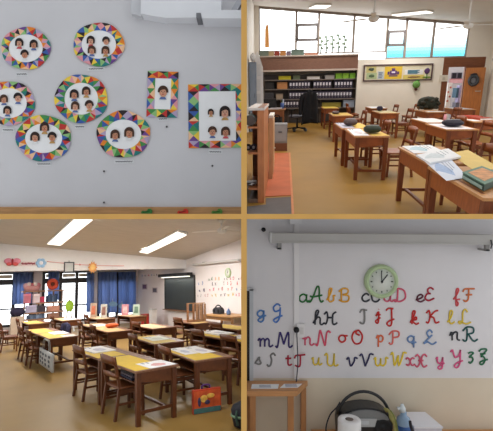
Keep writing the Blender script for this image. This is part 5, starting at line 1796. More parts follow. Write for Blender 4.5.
case_on(BL, 112, 327.6, HB + .006, .3, .26, .11, 'orange pouch on the middle desk, ' + LL, (206, 92, 44), name='pouch', cat='pouch')
# books stored under the nearest desks
c = bl_desks['n1']
z = HB - .025 - .17 + .016
t = thing('book_pile', 'dark books stored in the shelf under the nearest desk, ' + LL, 'books', BL, (c.x - .06, c.y - .1, z))
for i in range(3):
    part('book', MB().box(-.14 + .01 * i, -.22, .03 * i, .12, .2 + .02 * i, .03 * i + .028), mat([(40, 44, 70), (110, 100, 110), (60, 56, 60)][i], .6, .1), t)

# tote bag hanging from the desk side
c = bl_desks['b1']
xb = c.x - BWD / 2 - .03
q = BL.onx(46.5, 356, xb)
kb = abs(BL.onx(32.5, 356, xb).y - BL.onx(49.7, 356, xb).y) / 2 * .72
zt_, zb_ = BL.onx(41, 347.5, xb).z, max(.04, BL.onx(41, 364, xb).z)
t = thing('tote_bag', 'pale tote bag with rows of dark marks hanging from a desk side, ' + LL, 'bag', BL, (xb, q.y, 0))
hB = HB - .012
g = []
for i in range(7):
    zz = zt_ + (zb_ - zt_) * i / 6
    g.append([(-.02 - .035 * math.sin(PI * i / 6) * math.sin(PI * j / 6), -kb + 2 * kb * j / 6, zz) for j in range(7)])
part('bag_body', MB().sheet(g, (.03, 0, 0)), mat((186, 186, 184), .8, .06), t)
for s in (-1, 1):
    pass
for dx in (-.02, .006):
    part('handle', MB().tube(smooth([(dx, -kb * .45, zt_ + .005), (dx, -kb * .36, hB - .02), (dx, 0, hB + .0), (dx, kb * .36, hB - .02), (dx, kb * .45, zt_ + .005)], 5), .012, 6, flat=((1, 0, 0), .4)), mat((176, 176, 172), .8, .06), t)
for r_ in range(3):
    for cc in range(4):
        y = -kb * .62 + kb * .41 * cc
        zz = zt_ + (zb_ - zt_) * (.22 + .25 * r_)
        part('printed_mark', MB().ball((-.062 if 0 else -.024 - .034 * math.sin(PI * (.22 + .25 * r_)) * math.sin(PI * (y + kb) / (2 * kb)), y, zz), .006, kb * .13, .03, 8, 5), mat((96, 98, 104), .8, .1), t)

# red picture case on the floor
p0_, p1_ = BL.at(193.3, 415), BL.at(221.3, 410.5)
yaw = math.atan2(p1_.y - p0_.y, p1_.x - p0_.x)
wc = (p1_ - p0_).length
kc = BL.at(207, 406).length / F
hc = 20 * kc
t = thing('picture_case', 'red picture case with a teal lower band standing on the floor, ' + LL, 'case', BL, (p0_.x, p0_.y, 0), yaw)
part('case_body', MB().box(0, 0, 0, wc, .07, hc), mat((186, 66, 40), .5, .12, 8), t)
part('front_picture', MB().box(wc * .03, -.004, hc * .24, wc * .97, 0, hc * .96), mat((196, 84, 44), .5, .3, 9), t, 'orange red front picture')
part('lower_band', MB().box(wc * .02, -.006, hc * .02, wc * .98, 0, hc * .24), mat((70, 110, 110), .5, .15, 12), t, 'teal band')
m = MB().ball((wc * .38, -.006, hc * .62), wc * .13, .004, hc * .16, 10, 6).ball((wc * .62, -.006, hc * .72), wc * .15, .004, hc * .1, 10, 6)
part('figures', m, mat((226, 176, 80), .5, .35, 18), t, 'yellow figures')
part('dark_figures', MB().ball((wc * .22, -.006, hc * .5), wc * .06, .004, hc * .2, 10, 6).ball((wc * .5, -.007, hc * .46), wc * .1, .004, hc * .1, 10, 6), mat((70, 60, 90), .5, .3, 20), t, 'dark figures')
part('handle', MB().tube(smooth([(wc * .36, .055, hc), (wc * .38, .055, hc + .045), (wc * .62, .055, hc + .045), (wc * .64, .055, hc)], 4), .012, 6), mat((90, 50, 110), .5, .05), t, 'purple handle')
# dark bag at the right edge
p = BL.at(243, 427)
kg = p.length / F
t = thing('dark_backpack', 'dark bag with a green rim on the floor at the right edge, ' + LL, 'bag', BL, (p.x, p.y, 0))
part('bag_body', MB().lathe((0, 0, 0), [(.07, 0), (9 * kg, .03), (10 * kg, .1), (11 * kg, 16 * kg), (9 * kg, 20 * kg), (3 * kg, 23 * kg)], 18), mat((36, 36, 42), .7, .2, 10), t)
part('rim', MB().lathe((0, 0, 0), [(10.6 * kg, 10.0 * kg), (11.4 * kg, 10.6 * kg), (11.5 * kg, 12 * kg), (10.8 * kg, 12.4 * kg)], 18), mat((110, 140, 110), .6, .1), t, 'grey green rim')
part('strap', MB().tube(smooth([(-9 * kg, -.05, 17 * kg), (-11 * kg, -.07, 12 * kg), (-10 * kg, -.08, 5 * kg)], 4), .016, 6), mat((50, 70, 60), .7, .1), t)
# jacket on the chair
c = bl_desks['d2']
t = thing('jacket', 'dark blue jacket over a chair at the middle desks, ' + LL, 'jacket', BL, (c.x - BWD / 2 - .45, c.y, 0))
g = []
for i in range(6):
    zz = .83 - .085 * i
    g.append([(-.05 - .02 * i * .3 + .015 * math.sin(j * 2 + i), -.27 + .54 * j / 8, zz - .03 * abs(j - 4) / 4) for j in range(9)])
part('body', MB().sheet(g, (-.04, 0, 0)), mat((44, 42, 70), .85, .15), t)
for s in (-1, 1):
    part('sleeve', MB().tube([(-.08, s * .29, .78), (-.12, s * .31, .6), (-.11, s * .31, .42)], .05, 8), mat((40, 38, 64), .85, .15), t)

# ---- right wall
def rw(px, py):
    return BL.onx(px, py, XR)
def rwt(name, label, cat, px, py, off=0.0, group=None):
    p = rw(px, py)
    return thing(name, label, cat, BL, (XR - off, p.y, p.z), -PI / 2, group), p
y0_, y1_ = rw(166, 290).y, rw(195.2, 290).y
zt_, zb_ = rw(179, 277).z, rw(179, 308.5).z
yc = (y0_ + y1_) / 2
t = thing('chalkboard', 'dark chalkboard on the right wall under its lamp, ' + LL, 'chalkboard', BL, (XR, yc, 0), -PI / 2)
hw = (y0_ - y1_) / 2
part('slate', MB().box(-hw, -.04, zb_, hw, 0, zt_), mat((46, 52, 52), .55, .15, 1.5), t)
for a in ((-hw - .03, zb_ - .05, hw + .03, zb_), (-hw - .03, zt_, hw + .03, zt_ + .04), (-hw - .03, zb_, -hw, zt_), (hw, zb_, hw + .03, zt_)):
    part('frame_rail', MB().box(a[0], -.06, a[1], a[2], 0, a[3]), mat((40, 40, 40), .5, .05), t)
part('chalk_tray', MB().box(-hw, -.16, zb_ - .08, hw, -.06, zb_ - .05), mat((120, 84, 60), .5, .1), t)
y0_, y1_ = rw(165.5, 275).y, rw(195, 275).y
yc2 = (y0_ + y1_) / 2
zl_ = rw(177, 275.3).z
t = thing('board_lamp', 'dark tube lamp fixed above the chalkboard, ' + LL, 'lamp', BL, (XR, yc2, zl_), -PI / 2)
hw = (y0_ - y1_) / 2
part('housing', MB().box(-hw, -.34, -.05, hw, -.1, .07), mat((34, 34, 36), .5, .05), t)
for s in (-.7, .7):
    part('arm', MB().box(s * hw - .03, -.1, -.02, s * hw + .03, -.004, .02), mat((40, 40, 42), .5, .05), t)
part('tube', MB().cyl((-hw * .95, -.2, -.065), (hw * .95, -.2, -.065), .02, n=8), mat((255, 252, 240), .5, 0, emit=1.5), t, 'glowing tube')
area(BL, (XR - .2, yc2, zl_ - .12), 0, .1, hw * 2, 12)
for px, py, rgb, lab in ((144.8, 286.7, (110, 84, 110), 'left small picture on the wall left of the chalkboard'), (155, 290.2, (96, 92, 104), 'right small picture on the wall left of the chalkboard')):
    t, p = rwt('wall_picture', lab + ', ' + LL, 'picture', px, py)
    kx = abs(rw(px - 2.6, py).y - rw(px + 2.6, py).y) / 2
    kz = abs(rw(px, py - 2.8).z - rw(px, py + 2.8).z) / 2
    part('card', MB().box(-kx, -.01, -kz, kx, 0, kz), mat((196, 186, 190), .7, .05), t)
    part('image', MB().box(-kx * .7, -.014, -kz * .7, kx * .7, -.01, kz * .7), mat(rgb, .7, .35, 9), t)
t = clock(BL, (XR, rw(228.5, 272.8).y, rw(228.5, 272.8).z), 4.9 * abs(rw(228, 270).z - rw(228, 271).z), -PI / 2, 'small pale green clock on the right wall, ' + LL)
# letters
for o, ch, px, py, word in letter_objs:
    x2 = 228.5 + (px - 380.5) * .262 + ((px - 380.5) / 100) ** 2 * 1.0
    if x2 > 242:
        continue
    row = 0 if py < 305 else 1 if py < 328 else 2 if py < 350 else 3
    f = (x2 - 200) / 40
    y2 = [279.2, 284.2, 290.0, 295.6][row] - f * 1.2 + (py - [295, 317, 339, 360][row]) * .27
    p = rw(x2, y2)
    r = o.copy()
    COL.objects.link(r)
    r.matrix_world = place(BL, (XR - .006, p.y, p.z), -PI / 2) @ Matrix.Scale(.82, 4)
    r['label'] = '%s %s letter %s on the right wall, lower left classroom' % (word, 'capital' if ch.isupper() else 'small', ch)
    r['group'] = 'cursive letters on the right wall of the lower left classroom'
for i, (ch, px, colr) in enumerate((('b', 142, BLU), ('e', 145, PUR), ('m', 148.5, PNK), ('v', 151.5, BLU), ('i', 154, GRN), ('n', 156.5, NAV))):
    p = rw(px, 276.5 - (px - 142) * .06)
    s = .11
    m = MB()
    for s_ in letter_strokes(ch):
        m.tube(smooth([(x * s, 0, y * s) for x, y in s_], 3), .009, 5, flat=((0, 1, 0), .5))
    names = ('leftmost', 'second', 'third', 'fourth', 'fifth', 'rightmost')
    solo('paper_letter', names[i] + ' of six small paper letters on the wall left of the chalkboard', 'wall letter', BL, (XR - .006, p.y, p.z), m, mat(colr, .6, .05), -PI / 2, group='paper letters left of the chalkboard')
# screen case on the wall
y0_, y1_ = rw(197, 262).y, rw(243, 262).y
zc_ = rw(218, 262.3).z
t = thing('screen_case', 'long pale projection screen case on the right wall, ' + LL, 'projection screen', BL, (XR - .02, (y0_ + y1_) / 2, zc_), -PI / 2)
hw = (y0_ - y1_) / 2
part('case', MB().box(-hw, -.14, -.035, hw - .02, -.02, .035), mat((196, 192, 190), .5, .02), t)
part('end_cap', MB().box(-hw - .02, -.15, -.04, -hw, -.01, .04), mat((170, 166, 164), .5, .02), t)
part('bracket', MB().box(-hw * .6, -.1, .035, -hw * .6 + .05, .018, .06), mat((160, 156, 154), .5, .02), t)

# stereo table by the right wall
p = BL.at(222, 322)
xt = XR - .42
pt_ = BL.onx(220, 314, xt)
y0_, y1_ = BL.onx(206.5, 314, xt - .2).y, BL.onx(236, 314, xt - .2).y
zt_ = pt_.z
hw = abs(y0_ - y1_) / 2
t = thing('wall_table', 'wooden table under the stereo along the right wall, ' + LL, 'table', BL, (xt, (y0_ + y1_) / 2, 0))
part('table_top', MB().box(-.35, -hw, zt_ - .04, .38, hw, zt_), wood((176, 132, 84), .12), t)
part('apron', MB().box(-.31, -hw + .06, zt_ - .14, -.29, hw - .06, zt_ - .04), wood((150, 110, 70), .12), t)
for sx in (-.3, .33):
    for sy in (-1, 1):
        part('leg', MB().box(sx - .03, sy * (hw - .06) - .03, 0, sx + .03, sy * (hw - .06) + .03, zt_ - .04), wood((160, 116, 74), .12), t)
ps = BL.onx(218.5, 311, xt)
ks = ps.length / F
t = thing('portable_stereo', 'dark portable stereo on the table by the right wall, ' + LL, 'stereo', BL, (xt, ps.y, zt_ + .001), -PI / 2)
pts = [(-6.2 * ks, 0, 0), (6.2 * ks, 0, 0)] + [(6.2 * ks * math.cos(PI * i / 10), 0, 3 * ks + 3.5 * ks * math.sin(PI * i / 10)) for i in range(11)]
part('body', MB().slab([(x, .09, z) for x, y, z in pts], (0, -.18, 0)), mat((52, 54, 60), .4, .1), t)
for s in (-1, 1):
    part('speaker', MB().lathe((s * 3.8 * ks, -.09, 3 * ks), [(2 * ks, 0), (1.8 * ks, -.02), (.6 * ks, -.01)], 14, axis='y'), mat((24, 24, 28), .5, .1), t)
part('handle', MB().tube([(6 * ks * math.cos(PI * (.05 + .9 * i / 10)), 0, 4 * ks + 4.2 * ks * math.sin(PI * (.05 + .9 * i / 10))) for i in range(11)], .02, 6), mat((30, 30, 34), .5, .1), t)
t = thing('blue_bottle', 'small blue bottle beside the dark stereo, ' + LL, 'bottle', BL, (xt, BL.onx(228.5, 311, xt).y, zt_ + .001))
part('bottle', MB().lathe((0, 0, 0), [(.06, 0), (.065, .1), (.03, .15), (.025, .18)], 12), mat((100, 130, 180), .4, .1), t)
part('cap', MB().lathe((0, 0, 0), [(.03, .18), (.03, .21)], 10), mat((210, 214, 220), .4, .05), t)
# wooden rack on desk k
c = bl_desks['k']
q0, q1 = BL.at(188.5, 319.4, HB), BL.at(206, 320.2, HB)
q = BL.ony(197, 319, c.y + .1)
kr = Vector((q.x, q.y, q.z - 1.8)).length / F
rx_ = min(max(q.x, c.x - .1), c.x + .1)
t = thing('wooden_rack', 'pale wooden rack of upright slats on a desk below the chalkboard, ' + LL, 'rack', BL, (rx_, c.y + .0, HB + .001), math.radians(-38))
w_, h_ = 8.6 * kr, 16.5 * kr
W3 = wood((190, 140, 96), .12)
part('base', MB().box(-w_, -.12, 0, w_, .12, .04), W3, t)
for i in range(5):
    x = [-w_, -w_ * .35, 0, w_ * .45, w_ * .92][i]
    part('slat', MB().box(x, -.11, .04, x + (.03 if i in (0, 1) else w_ * .3 if i < 4 else .03), .11, h_ * (.97 if i else 1)), wood((200, 158, 124), .15) if i in (2, 3) else W3, t)
part('top_rail', MB().box(-w_, -.11, h_, w_ * .92 + .03, -.06, h_ + .025), W3, t)
# red crate and white bin at the far wall
for px, py, w2, h2, rgb, nm, lab, dp in ((148.5, 327, 3.7, 11, (196, 52, 44), 'red_crate', 'red crate on the floor below the two wall pictures, ' + LL, .5), (159.5, 327.5, 2.4, 17, (214, 210, 208), 'white_bin', 'tall white bin beside the red crate, ' + LL, .3)):
    p = BL.at(px, py)
    p.x = min(p.x, XR - .62)
    kk = p.length / F
    t = thing(nm, lab, nm.split('_')[1], BL, p)
    part('bin_body', MB().hexa([(-w2 * kk * .9, -dp / 2, 0), (w2 * kk * .9, -dp / 2, 0), (w2 * kk * .9, dp / 2, 0), (-w2 * kk * .9, dp / 2, 0), (-w2 * kk, -dp / 2, h2 * kk), (w2 * kk, -dp / 2, h2 * kk), (w2 * kk, dp / 2, h2 * kk), (-w2 * kk, dp / 2, h2 * kk)]), mat(rgb, .5, .06), t)
    part('rim', MB().box(-w2 * kk * 1.04, -dp / 2 - .02, h2 * kk, w2 * kk * 1.04, dp / 2 + .02, h2 * kk + .05), mat(tuple(int(v * .85) for v in rgb), .5, .05), t)

# ---- window wall: curtains
def cloth_mat(rgb):
    m = mat(rgb, .85, .12, 4)
    t_ = m.node_tree
    b_ = t_.nodes['Principled BSDF']
    tr_ = t_.nodes.new('ShaderNodeBsdfTranslucent')
    mx_ = t_.nodes.new('ShaderNodeMixShader')
    mx_.inputs[0].default_value = .6
    tr_.inputs[0].default_value = (*[lin(min(255, v * 1.25 + 30)) for v in rgb], 1)
    o_ = t_.nodes['Material Output']
    t_.links.new(b_.outputs[0], mx_.inputs[1])
    t_.links.new(tr_.outputs[0], mx_.inputs[2])
    t_.links.new(mx_.outputs[0], o_.inputs[0])
    return m
CUR = [cloth_mat((112, 126, 156)), cloth_mat((104, 120, 152))]
def curtain(x0, x1, y0, y1, lab, mi=0, folds=5):
    a, b_ = by(x0, (y0 + y1) / 2, DB - .12), by(x1, (y0 + y1) / 2, DB - .12)
    zt_, zb_ = by((x0 + x1) / 2, y0, DB - .12).z, max(by((x0 + x1) / 2, y1, DB - .12).z, .05)
    w = b_.x - a.x
    t = thing('curtain', lab, 'curtain', BL, (a.x, DB - .14, zb_))
    n = folds * 6
    g = []
    for i in range(5):
        f = i / 4
        g.append([(w * j / n, .045 * math.sin(2 * PI * j / 6 + .4 * i) * (1 - .3 * f), (zt_ - zb_) * f) for j in range(n + 1)])
    part('cloth', MB().sheet(g, (0, .012, 0)), CUR[mi], t)
    part('rail', MB().cyl((-.03, .03, zt_ - zb_ + .02), (w + .03, .03, zt_ - zb_ + .02), .022, n=8), mat((190, 186, 184), .4, .02), t)
curtain(13, 32.5, 271, 304, 'blue curtain at the leftmost window, ' + LL, 0, 5)
curtain(48, 59, 271.5, 300, 'narrow blue curtain behind the red ring on the toy shelf, ' + LL, 1, 3)
curtain(86.5, 94, 272.5, 312, 'narrow blue curtain left of the white column, ' + LL, 0, 2)
curtain(98, 117, 272, 313, 'left half of the wide blue curtain, ' + LL, 0, 5)
curtain(118.4, 136, 272, 313, 'right half of the wide blue curtain, ' + LL, 1, 5)
for i, (px, py, r_) in enumerate(((104, 306, 3.2), (112.7, 304, 3.4), (122, 306, 3.2))):  # pale blue rounded patches before the wide curtain
    p = by(px, py, DB - .24)
    kk = DB / F
    t = thing('pale_patch', ['left', 'middle', 'right'][i] + ' of three pale blue rounded patches on the wide curtain', 'paper cloud', BL, p)
    part('patch', MB().ball((0, 0, 0), r_ * kk * 1.1, .012, r_ * kk * .8, 12, 6).ball((r_ * kk * .7, 0, -r_ * kk * .2), r_ * kk * .7, .012, r_ * kk * .6, 12, 6), mat((150, 190, 226), .7, .1), t)
    part('string', MB().tube([(0, 0, r_ * kk * .7), (0, .02, r_ * kk * 1.5)], .01, 5), mat((220, 226, 232), .7, 0), t)

# ---- things hung on the white beam
def beam_t(name, label, cat, px, py, off=.03):
    p = BL.ony(px, py, YBM - off)
    return thing(name, label, cat, BL, p)
kB = YBM / F
t = beam_t('paper_butterfly', 'red and pink paper butterfly hanging on the white beam, ' + LL, 'paper decoration', 12.5, 261.8)
for s in (-1, 1):
    part('wing', MB().ball((s * 3.2 * kB, 0, .6 * kB), 3.4 * kB, .012, 2.6 * kB, 12, 6), mat((222, 140, 160), .7, .2, 8), t, 'pink wing')
    part('lower_wing', MB().ball((s * 2.4 * kB, -.004, -1.8 * kB), 2.4 * kB, .012, 1.7 * kB, 12, 6), mat((206, 90, 90), .7, .2, 8), t)
part('body', MB().ball((0, -.01, 0), .9 * kB, .02, 3 * kB, 10, 6), mat((150, 40, 50), .7, .1), t, 'dark red body')
t = beam_t('paper_flower', 'pale blue paper flower hanging on the white beam, ' + LL, 'paper decoration', 41, 263)
for i in range(6):
    a = 2 * PI * i / 6
    part('petal', MB().ball((2.6 * kB * math.cos(a), 0, 2.6 * kB * math.sin(a)), 2 * kB, .01, 2 * kB, 10, 6), mat((150, 186, 220), .7, .1), t)
part('centre', MB().ball((0, -.008, 0), 1.8 * kB, .016, 1.8 * kB, 12, 6), mat((226, 226, 232), .7, .05), t)
t = beam_t('letter_garland', 'pale pink strip with dark red writing between the butterfly and the flower', 'garland', 29, 263.6)
part('strip', MB().box(-6.4 * kB, -.0, -1.8 * kB, 5.4 * kB, .006, 1.8 * kB), mat((226, 208, 210), .7, .05), t)
q = [(-6 * kB + 10.6 * kB * i / 22, -.006, .7 * kB * math.sin(i * 1.9) * (1.2 if i % 4 else .5)) for i in range(23)]
part('writing', MB().tube(q, .02, 5, flat=((0, 1, 0), .3)), mat((150, 70, 80), .7, 0), t)
t = beam_t('framed_notice', 'pale notice in a dark frame hung below the beam, ' + LL, 'framed picture', 69, 267.3)
part('paper', MB().box(-3.6 * kB, -.012, -4 * kB, 3.6 * kB, 0, 4 * kB), mat((196, 198, 196), .7, .06, 6), t)
for a in ((-4.6, -5, 4.6, -4), (-4.6, 4, 4.6, 5), (-4.6, -4, -3.6, 4), (3.6, -4, 4.6, 4)):
    part('frame_rail', MB().box(a[0] * kB, -.03, a[1] * kB, a[2] * kB, 0, a[3] * kB), mat((70, 70, 72), .5, .05), t)
part('hanger', MB().bar((0, .01, 5 * kB), (0, .02, 6.4 * kB), .02, .01), mat((90, 90, 92), .5, 0), t)
t = beam_t('paper_star', 'orange paper sun hanging on the beam above the white column, ' + LL, 'paper decoration', 92.8, 267.3, .08)
n = 10
part('rays', MB().slab([(((4.6 if i % 2 == 0 else 3.1) * kB) * math.cos(2 * PI * i / (2 * n)), 0, ((6 if i % 2 == 0 else 4.2) * kB) * math.sin(2 * PI * i / (2 * n))) for i in range(2 * n)], (0, .01, 0)), mat((222, 160, 104), .7, .15, 8), t)
part('face', MB().ball((0, 0, 0), 2.4 * kB, .012, 2.9 * kB, 14, 6), mat((232, 190, 120), .7, .1), t)
part('hanger', MB().bar((0, .01, 5 * kB), (0, .02, 7 * kB), .02, .01), mat((200, 196, 190), .5, 0), t)
t = thing('garland_string', 'thin pink string running along the white beam, ' + LL, 'string', BL, BL.ony(80, 264.6, YBM - .012))
pp = [BL.ony(a, b_, YBM - .012) - BL.ony(80, 264.6, YBM - .012) for a, b_ in ((47, 261.4), (60, 262.8), (80, 264.6), (100, 265.6), (124, 265.8))]
part('string', MB().tube(smooth(pp, 4), .014, 5), mat((226, 170, 170), .7, 0), t)
part('knot', MB().ball(pp[2], .03, .02, .03, 8, 6), mat((210, 140, 140), .7, 0), t)

# ---- toy shelf
YSF = DB - 1.3
kS = YSF / F
def sf(px, py):
    return BL.ony(px, py, YSF)
xs0, xs1 = sf(18, 300).x, sf(65, 300).x
t = thing('toy_shelf', 'open wooden shelf unit full of toys before the windows, ' + LL, 'shelf', BL, ((xs0 + xs1) / 2, YSF, 0))
hw = (xs1 - xs0) / 2
W4 = wood((150, 112, 84), .15)
sz = {n: sf(42, y).z for n, y in (('top', 290.5), ('mid', 302.5), ('low', 312), ('bot', 318.5))}
for n_, (xa, xb_) in (('top', (-hw * .15, hw)), ('mid', (-hw * .25, hw)), ('low', (-hw * .7, hw)), ('bot', (-hw, hw))):
    part('shelf_board', MB().box(xa, 0, sz[n_] - .05, xb_, .45, sz[n_]), W4, t)
part('top_left_board', MB().box(-hw * .82, 0, sz['top'] - .05, -hw * .15, .45, sz['top']), W4, t)
for x in (-hw, -hw * .7, -hw * .1, hw * .55, hw - .05):
    part('upright', MB().box(x, .37, 0, x + .05, .44, sz['top'] - .05 if abs(x) < hw * .9 or x > 0 else sz['low']), W4, t)
def toy(name, lab, cat, x0, x1, lv, hpx, rgb, kind='box'):
    xa, xb_ = sf(x0, 300).x, sf(x1, 300).x
    w, h_ = (xb_ - xa) / 2, hpx * kS * (.82 if lv != 'top' else 1)
    t = thing(name, lab + ', ' + LL, cat, BL, ((xa + xb_) / 2, YSF + .12, sz[lv] + .004))
    if kind == 'box':
        part('box_body', MB().box(-w, -.08, 0, w, .2, h_ * .8), mat(rgb, .6, .1), t)
        part('box_lid', MB().box(-w * 1.0, -.09, h_ * .8, w * 1.0, .21, h_), mat(tuple(min(255, int(v * 1.15)) for v in rgb), .6, .05), t)
    elif kind == 'ring':
        r_ = h_ / 2
        part('ring', MB().tube([(r_ * .66 * math.cos(2 * PI * i / 20), 0, r_ + r_ * .66 * math.sin(2 * PI * i / 20)) for i in range(20)], r_ * .33, 10, closed=True), mat(rgb, .6, .1), t)
        part('centre', MB().ball((0, .0, r_), r_ * .36, .03, r_ * .36, 12, 6), mat((110, 60, 44), .6, .1), t)
    elif kind == 'basket':
        part('basket', MB().lathe((0, 0, 0), [(w * .8, 0), (w, h_ * .55), (w * .95, h_ * .55), (w * .76, .02)], 16, sy=.3), mat(rgb, .6, .1), t)
        for i in range(5):
            part('soft_toy', MB().ball((-w * .7 + w * .35 * i, 0, h_ * (.6 + .1 * (i % 2))), w * .3, .08, h_ * .28, 8, 6), mat([(214, 170, 180), (226, 206, 200), (190, 110, 120), (230, 220, 216), (200, 130, 140)][i], .8, .1), t)
    elif kind == 'books':
        k_ = 6
        for i in range(k_):
            xx = -w + 2 * w * i / k_
            part('book', MB().box(xx + .005, -.05, 0, xx + 2 * w / k_ - .005, .18, h_ * (.8 + .2 * ((i * 7) % 3) / 2)), mat(tuple(max(0, min(255, v + ((i * 37) % 60) - 30)) for v in rgb), .6, .1), t)
    return t
toy('toy_basket', 'pink basket of soft toys on top of the toy shelf', 'basket', 23, 41, 'top', 8, (206, 150, 150), 'basket')
toy('red_ring', 'round red ring standing on top of the toy shelf', 'ring', 47.5, 58, 'top', 10.5, (206, 84, 60), 'ring')
toy('toy_box', 'pink box on the upper shelf', 'box', 24.5, 31, 'mid', 10, (206, 120, 136), 'box')
toy('toy_box', 'white and pink box on the upper shelf', 'box', 33.5, 40, 'mid', 9.5, (226, 206, 210), 'box')
toy('toy_box', 'magenta box low on the upper shelf', 'box', 40.5, 45, 'mid', 6, (190, 60, 90), 'box')
toy('toy_books', 'row of blue books on the upper shelf', 'books', 47, 58, 'mid', 8.5, (70, 90, 120), 'books')
toy('toy_box', 'pale violet box on the middle shelf', 'box', 27, 37, 'low', 7.5, (176, 170, 196), 'box')
toy('toy_box', 'dark box on the middle shelf', 'box', 38.5, 46, 'low', 6.5, (60, 54, 66), 'box')
toy('toy_box', 'salmon box on the middle shelf', 'box', 48, 60, 'low', 5.5, (196, 140, 120), 'box')
toy('toy_books', 'row of grey blue books on the bottom shelf', 'books', 28, 46, 'bot', 5, (100, 116, 140), 'books')
toy('toy_box', 'brown box on the bottom shelf', 'box', 48.5, 60, 'bot', 4.6, (150, 110, 90), 'box')
# dark bag left of the shelf, green apple board right of it
p = sf(16.5, 316)
t = thing('dark_bag', 'dark blue bag heaped left of the toy shelf, ' + LL, 'bag', BL, (p.x, YSF - .2, 0))
part('stand', MB().box(-5 * kS, -.15, 0, 4.6 * kS, .15, p.z - .01), mat((190, 170, 150), .6, .1), t, 'pale box under the bag')
part('bag', MB().ball((0, 0, p.z + 3.6 * kS), 6 * kS, .2, 3.9 * kS, 12, 8, bump=.06), mat((44, 40, 62), .8, .15), t)
p = sf(68.5, 318)
t = thing('apple_board', 'lime green apple board on white legs right of the toy shelf, ' + LL, 'board', BL, (p.x, YSF - .1, 0))
zq = sf(68.5, 306).z
part('apple', MB().ball((-.9 * kS, 0, zq), 2.6 * kS, .05, 5 * kS, 14, 8).ball((1.2 * kS, 0, zq), 2.6 * kS, .05, 5 * kS, 14, 8), mat((160, 200, 60), .6, .12, 6), t)
part('stalk', MB().tube([(0, 0, zq + 4.6 * kS), (.3 * kS, 0, zq + 6.2 * kS)], .03, 6), mat((110, 140, 50), .6, .1), t)
for s in (-1, 1):
    part('leg', MB().bar((s * 4.4 * kS, 0, 0), (s * 1.2 * kS, .02, zq - 3.5 * kS), .05, .05), mat((220, 222, 224), .5, .03), t, 'white leg')
# stand-up cards on the rear desks
def card(k, dx, dy, w, h_, rgb, pic, lab, yaw=-.7):
    c = bl_desks[k]
    kk = c.length / F
    t = thing('stand_up_card', lab + ', ' + LL, 'card', BL, (c.x + dx, c.y + dy, HB + .006), yaw)
    part('card', MB().hexa([(-w * kk, -.06, 0), (w * kk, -.06, 0), (w * kk, -.045, 0), (-w * kk, -.045, 0), (-w * kk, -.015, h_ * kk), (w * kk, -.015, h_ * kk), (w * kk, 0, h_ * kk), (-w * kk, 0, h_ * kk)]), mat(rgb, .7, .08), t)
    part('picture', MB().hexa([(-w * kk * .6, -.058, h_ * kk * .2), (w * kk * .6, -.058, h_ * kk * .2), (w * kk * .6, -.05, h_ * kk * .2), (-w * kk * .6, -.05, h_ * kk * .2), (-w * kk * .5, -.032, h_ * kk * .8), (w * kk * .5, -.032, h_ * kk * .8), (w * kk * .5, -.02, h_ * kk * .8), (-w * kk * .5, -.02, h_ * kk * .8)]), mat(pic, .7, .25, 10), t)
    part('foot', MB().box(-w * kk * .3, -.045, 0, w * kk * .3, .12, .012), mat(tuple(int(v * .9) for v in rgb), .7, .05), t)
card('e', -.12, .35, 3.2, 13, (196, 170, 150), (206, 120, 90), 'left stand-up card with an orange figure before the curtains')
card('e', .08, -.15, 3.0, 12, (206, 204, 196), (150, 110, 100), 'right stand-up card with a brown figure before the curtains')
card('f', -.12, .3, 3.4, 10, (214, 150, 160), (226, 196, 196), 'pink stand-up card on the rearmost desk')
card('f', .1, -.2, 3.2, 10, (190, 206, 190), (110, 140, 120), 'pale green stand-up card on the rearmost desk')

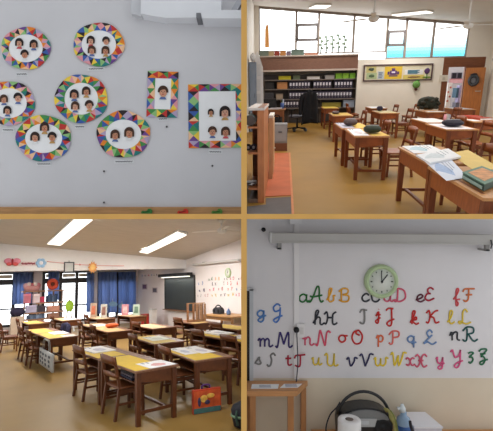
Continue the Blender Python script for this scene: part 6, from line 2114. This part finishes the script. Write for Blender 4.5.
# ---- ceiling lamps and fan, then added unseen lamps
def quad_bl(*q):
    return [cpt(*v) for v in q]
ceiling_lamp(BL, quad_bl((47.5, 242), (60.5, 243.4), (92.5, 217.6), (74, 217.6)), 'near left fluorescent ceiling lamp, ' + LL, None, 200)
ceiling_lamp(BL, quad_bl((139.5, 250.2), (147.5, 251.7), (186.4, 233), (177, 230)), 'right fluorescent ceiling lamp nearer the chalkboard, ' + LL, None, 200)
p = cpt(221.5, 219.5)
fan(BL, p - Vector((0, 0, .01)), .85, .15, 'white ceiling fan at the upper right, ' + LL, .28)
area(BL, (XL + 5.5, YBM + 1.2, zbm + .08), 0, 6.0, .3, 150, col=(1, .98, .95))  # added lamp hidden behind the beam, brightens the window bay
for px, py, d_ in ((60, 225, 5.0), (190, 225, 5.5)):  # added unseen lamps that brighten the front of the room
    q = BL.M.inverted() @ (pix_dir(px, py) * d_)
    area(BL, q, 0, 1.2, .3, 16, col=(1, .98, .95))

# ================================================================== the dividing boards cut what reaches them
import bmesh
bpy.context.view_layer.update()
def cut(o, co, no):
    M_ = o.matrix_world
    if not any((M_ @ v.co - co).dot(no) < 0 for v in o.data.vertices):
        return
    me = o.data.copy()
    bm = bmesh.new()
    bm.from_mesh(me)
    Mi = M_.inverted()
    lc = Mi @ co
    ln = (M_.to_3x3().transposed() @ no).normalized()
    r = bmesh.ops.bisect_plane(bm, geom=bm.verts[:] + bm.edges[:] + bm.faces[:], plane_co=lc, plane_no=ln, clear_inner=True)
    ed = [g_ for g_ in r['geom_cut'] if isinstance(g_, bmesh.types.BMEdge)]
    if ed:
        bmesh.ops.holes_fill(bm, edges=ed)
    n = len(bm.faces)
    bm.to_mesh(me)
    bm.free()
    if n:
        o.data = me
    else:
        bpy.data.objects.remove(o)
for nm_ in [o.name for o in bpy.data.objects]:
    o = bpy.data.objects.get(nm_)
    if o is None or o.type != 'MESH' or o.get('kind') == 'structure':
        continue
    r = o
    while r.parent:
        r = r.parent
    if r.get('kind') == 'structure':
        continue
    if ROOM_OF.get(r.name) is TR:
        cut(o, Vector((0, 0, .011)), Vector((0, 0, 1)))
        if nm_ in bpy.data.objects:
            cut(o, Vector((.0115, 0, 0)), Vector((1, 0, 0)))
    elif ROOM_OF.get(r.name) is BL:
        cut(o, Vector((-.0115, 0, 0)), Vector((-1, 0, 0)))
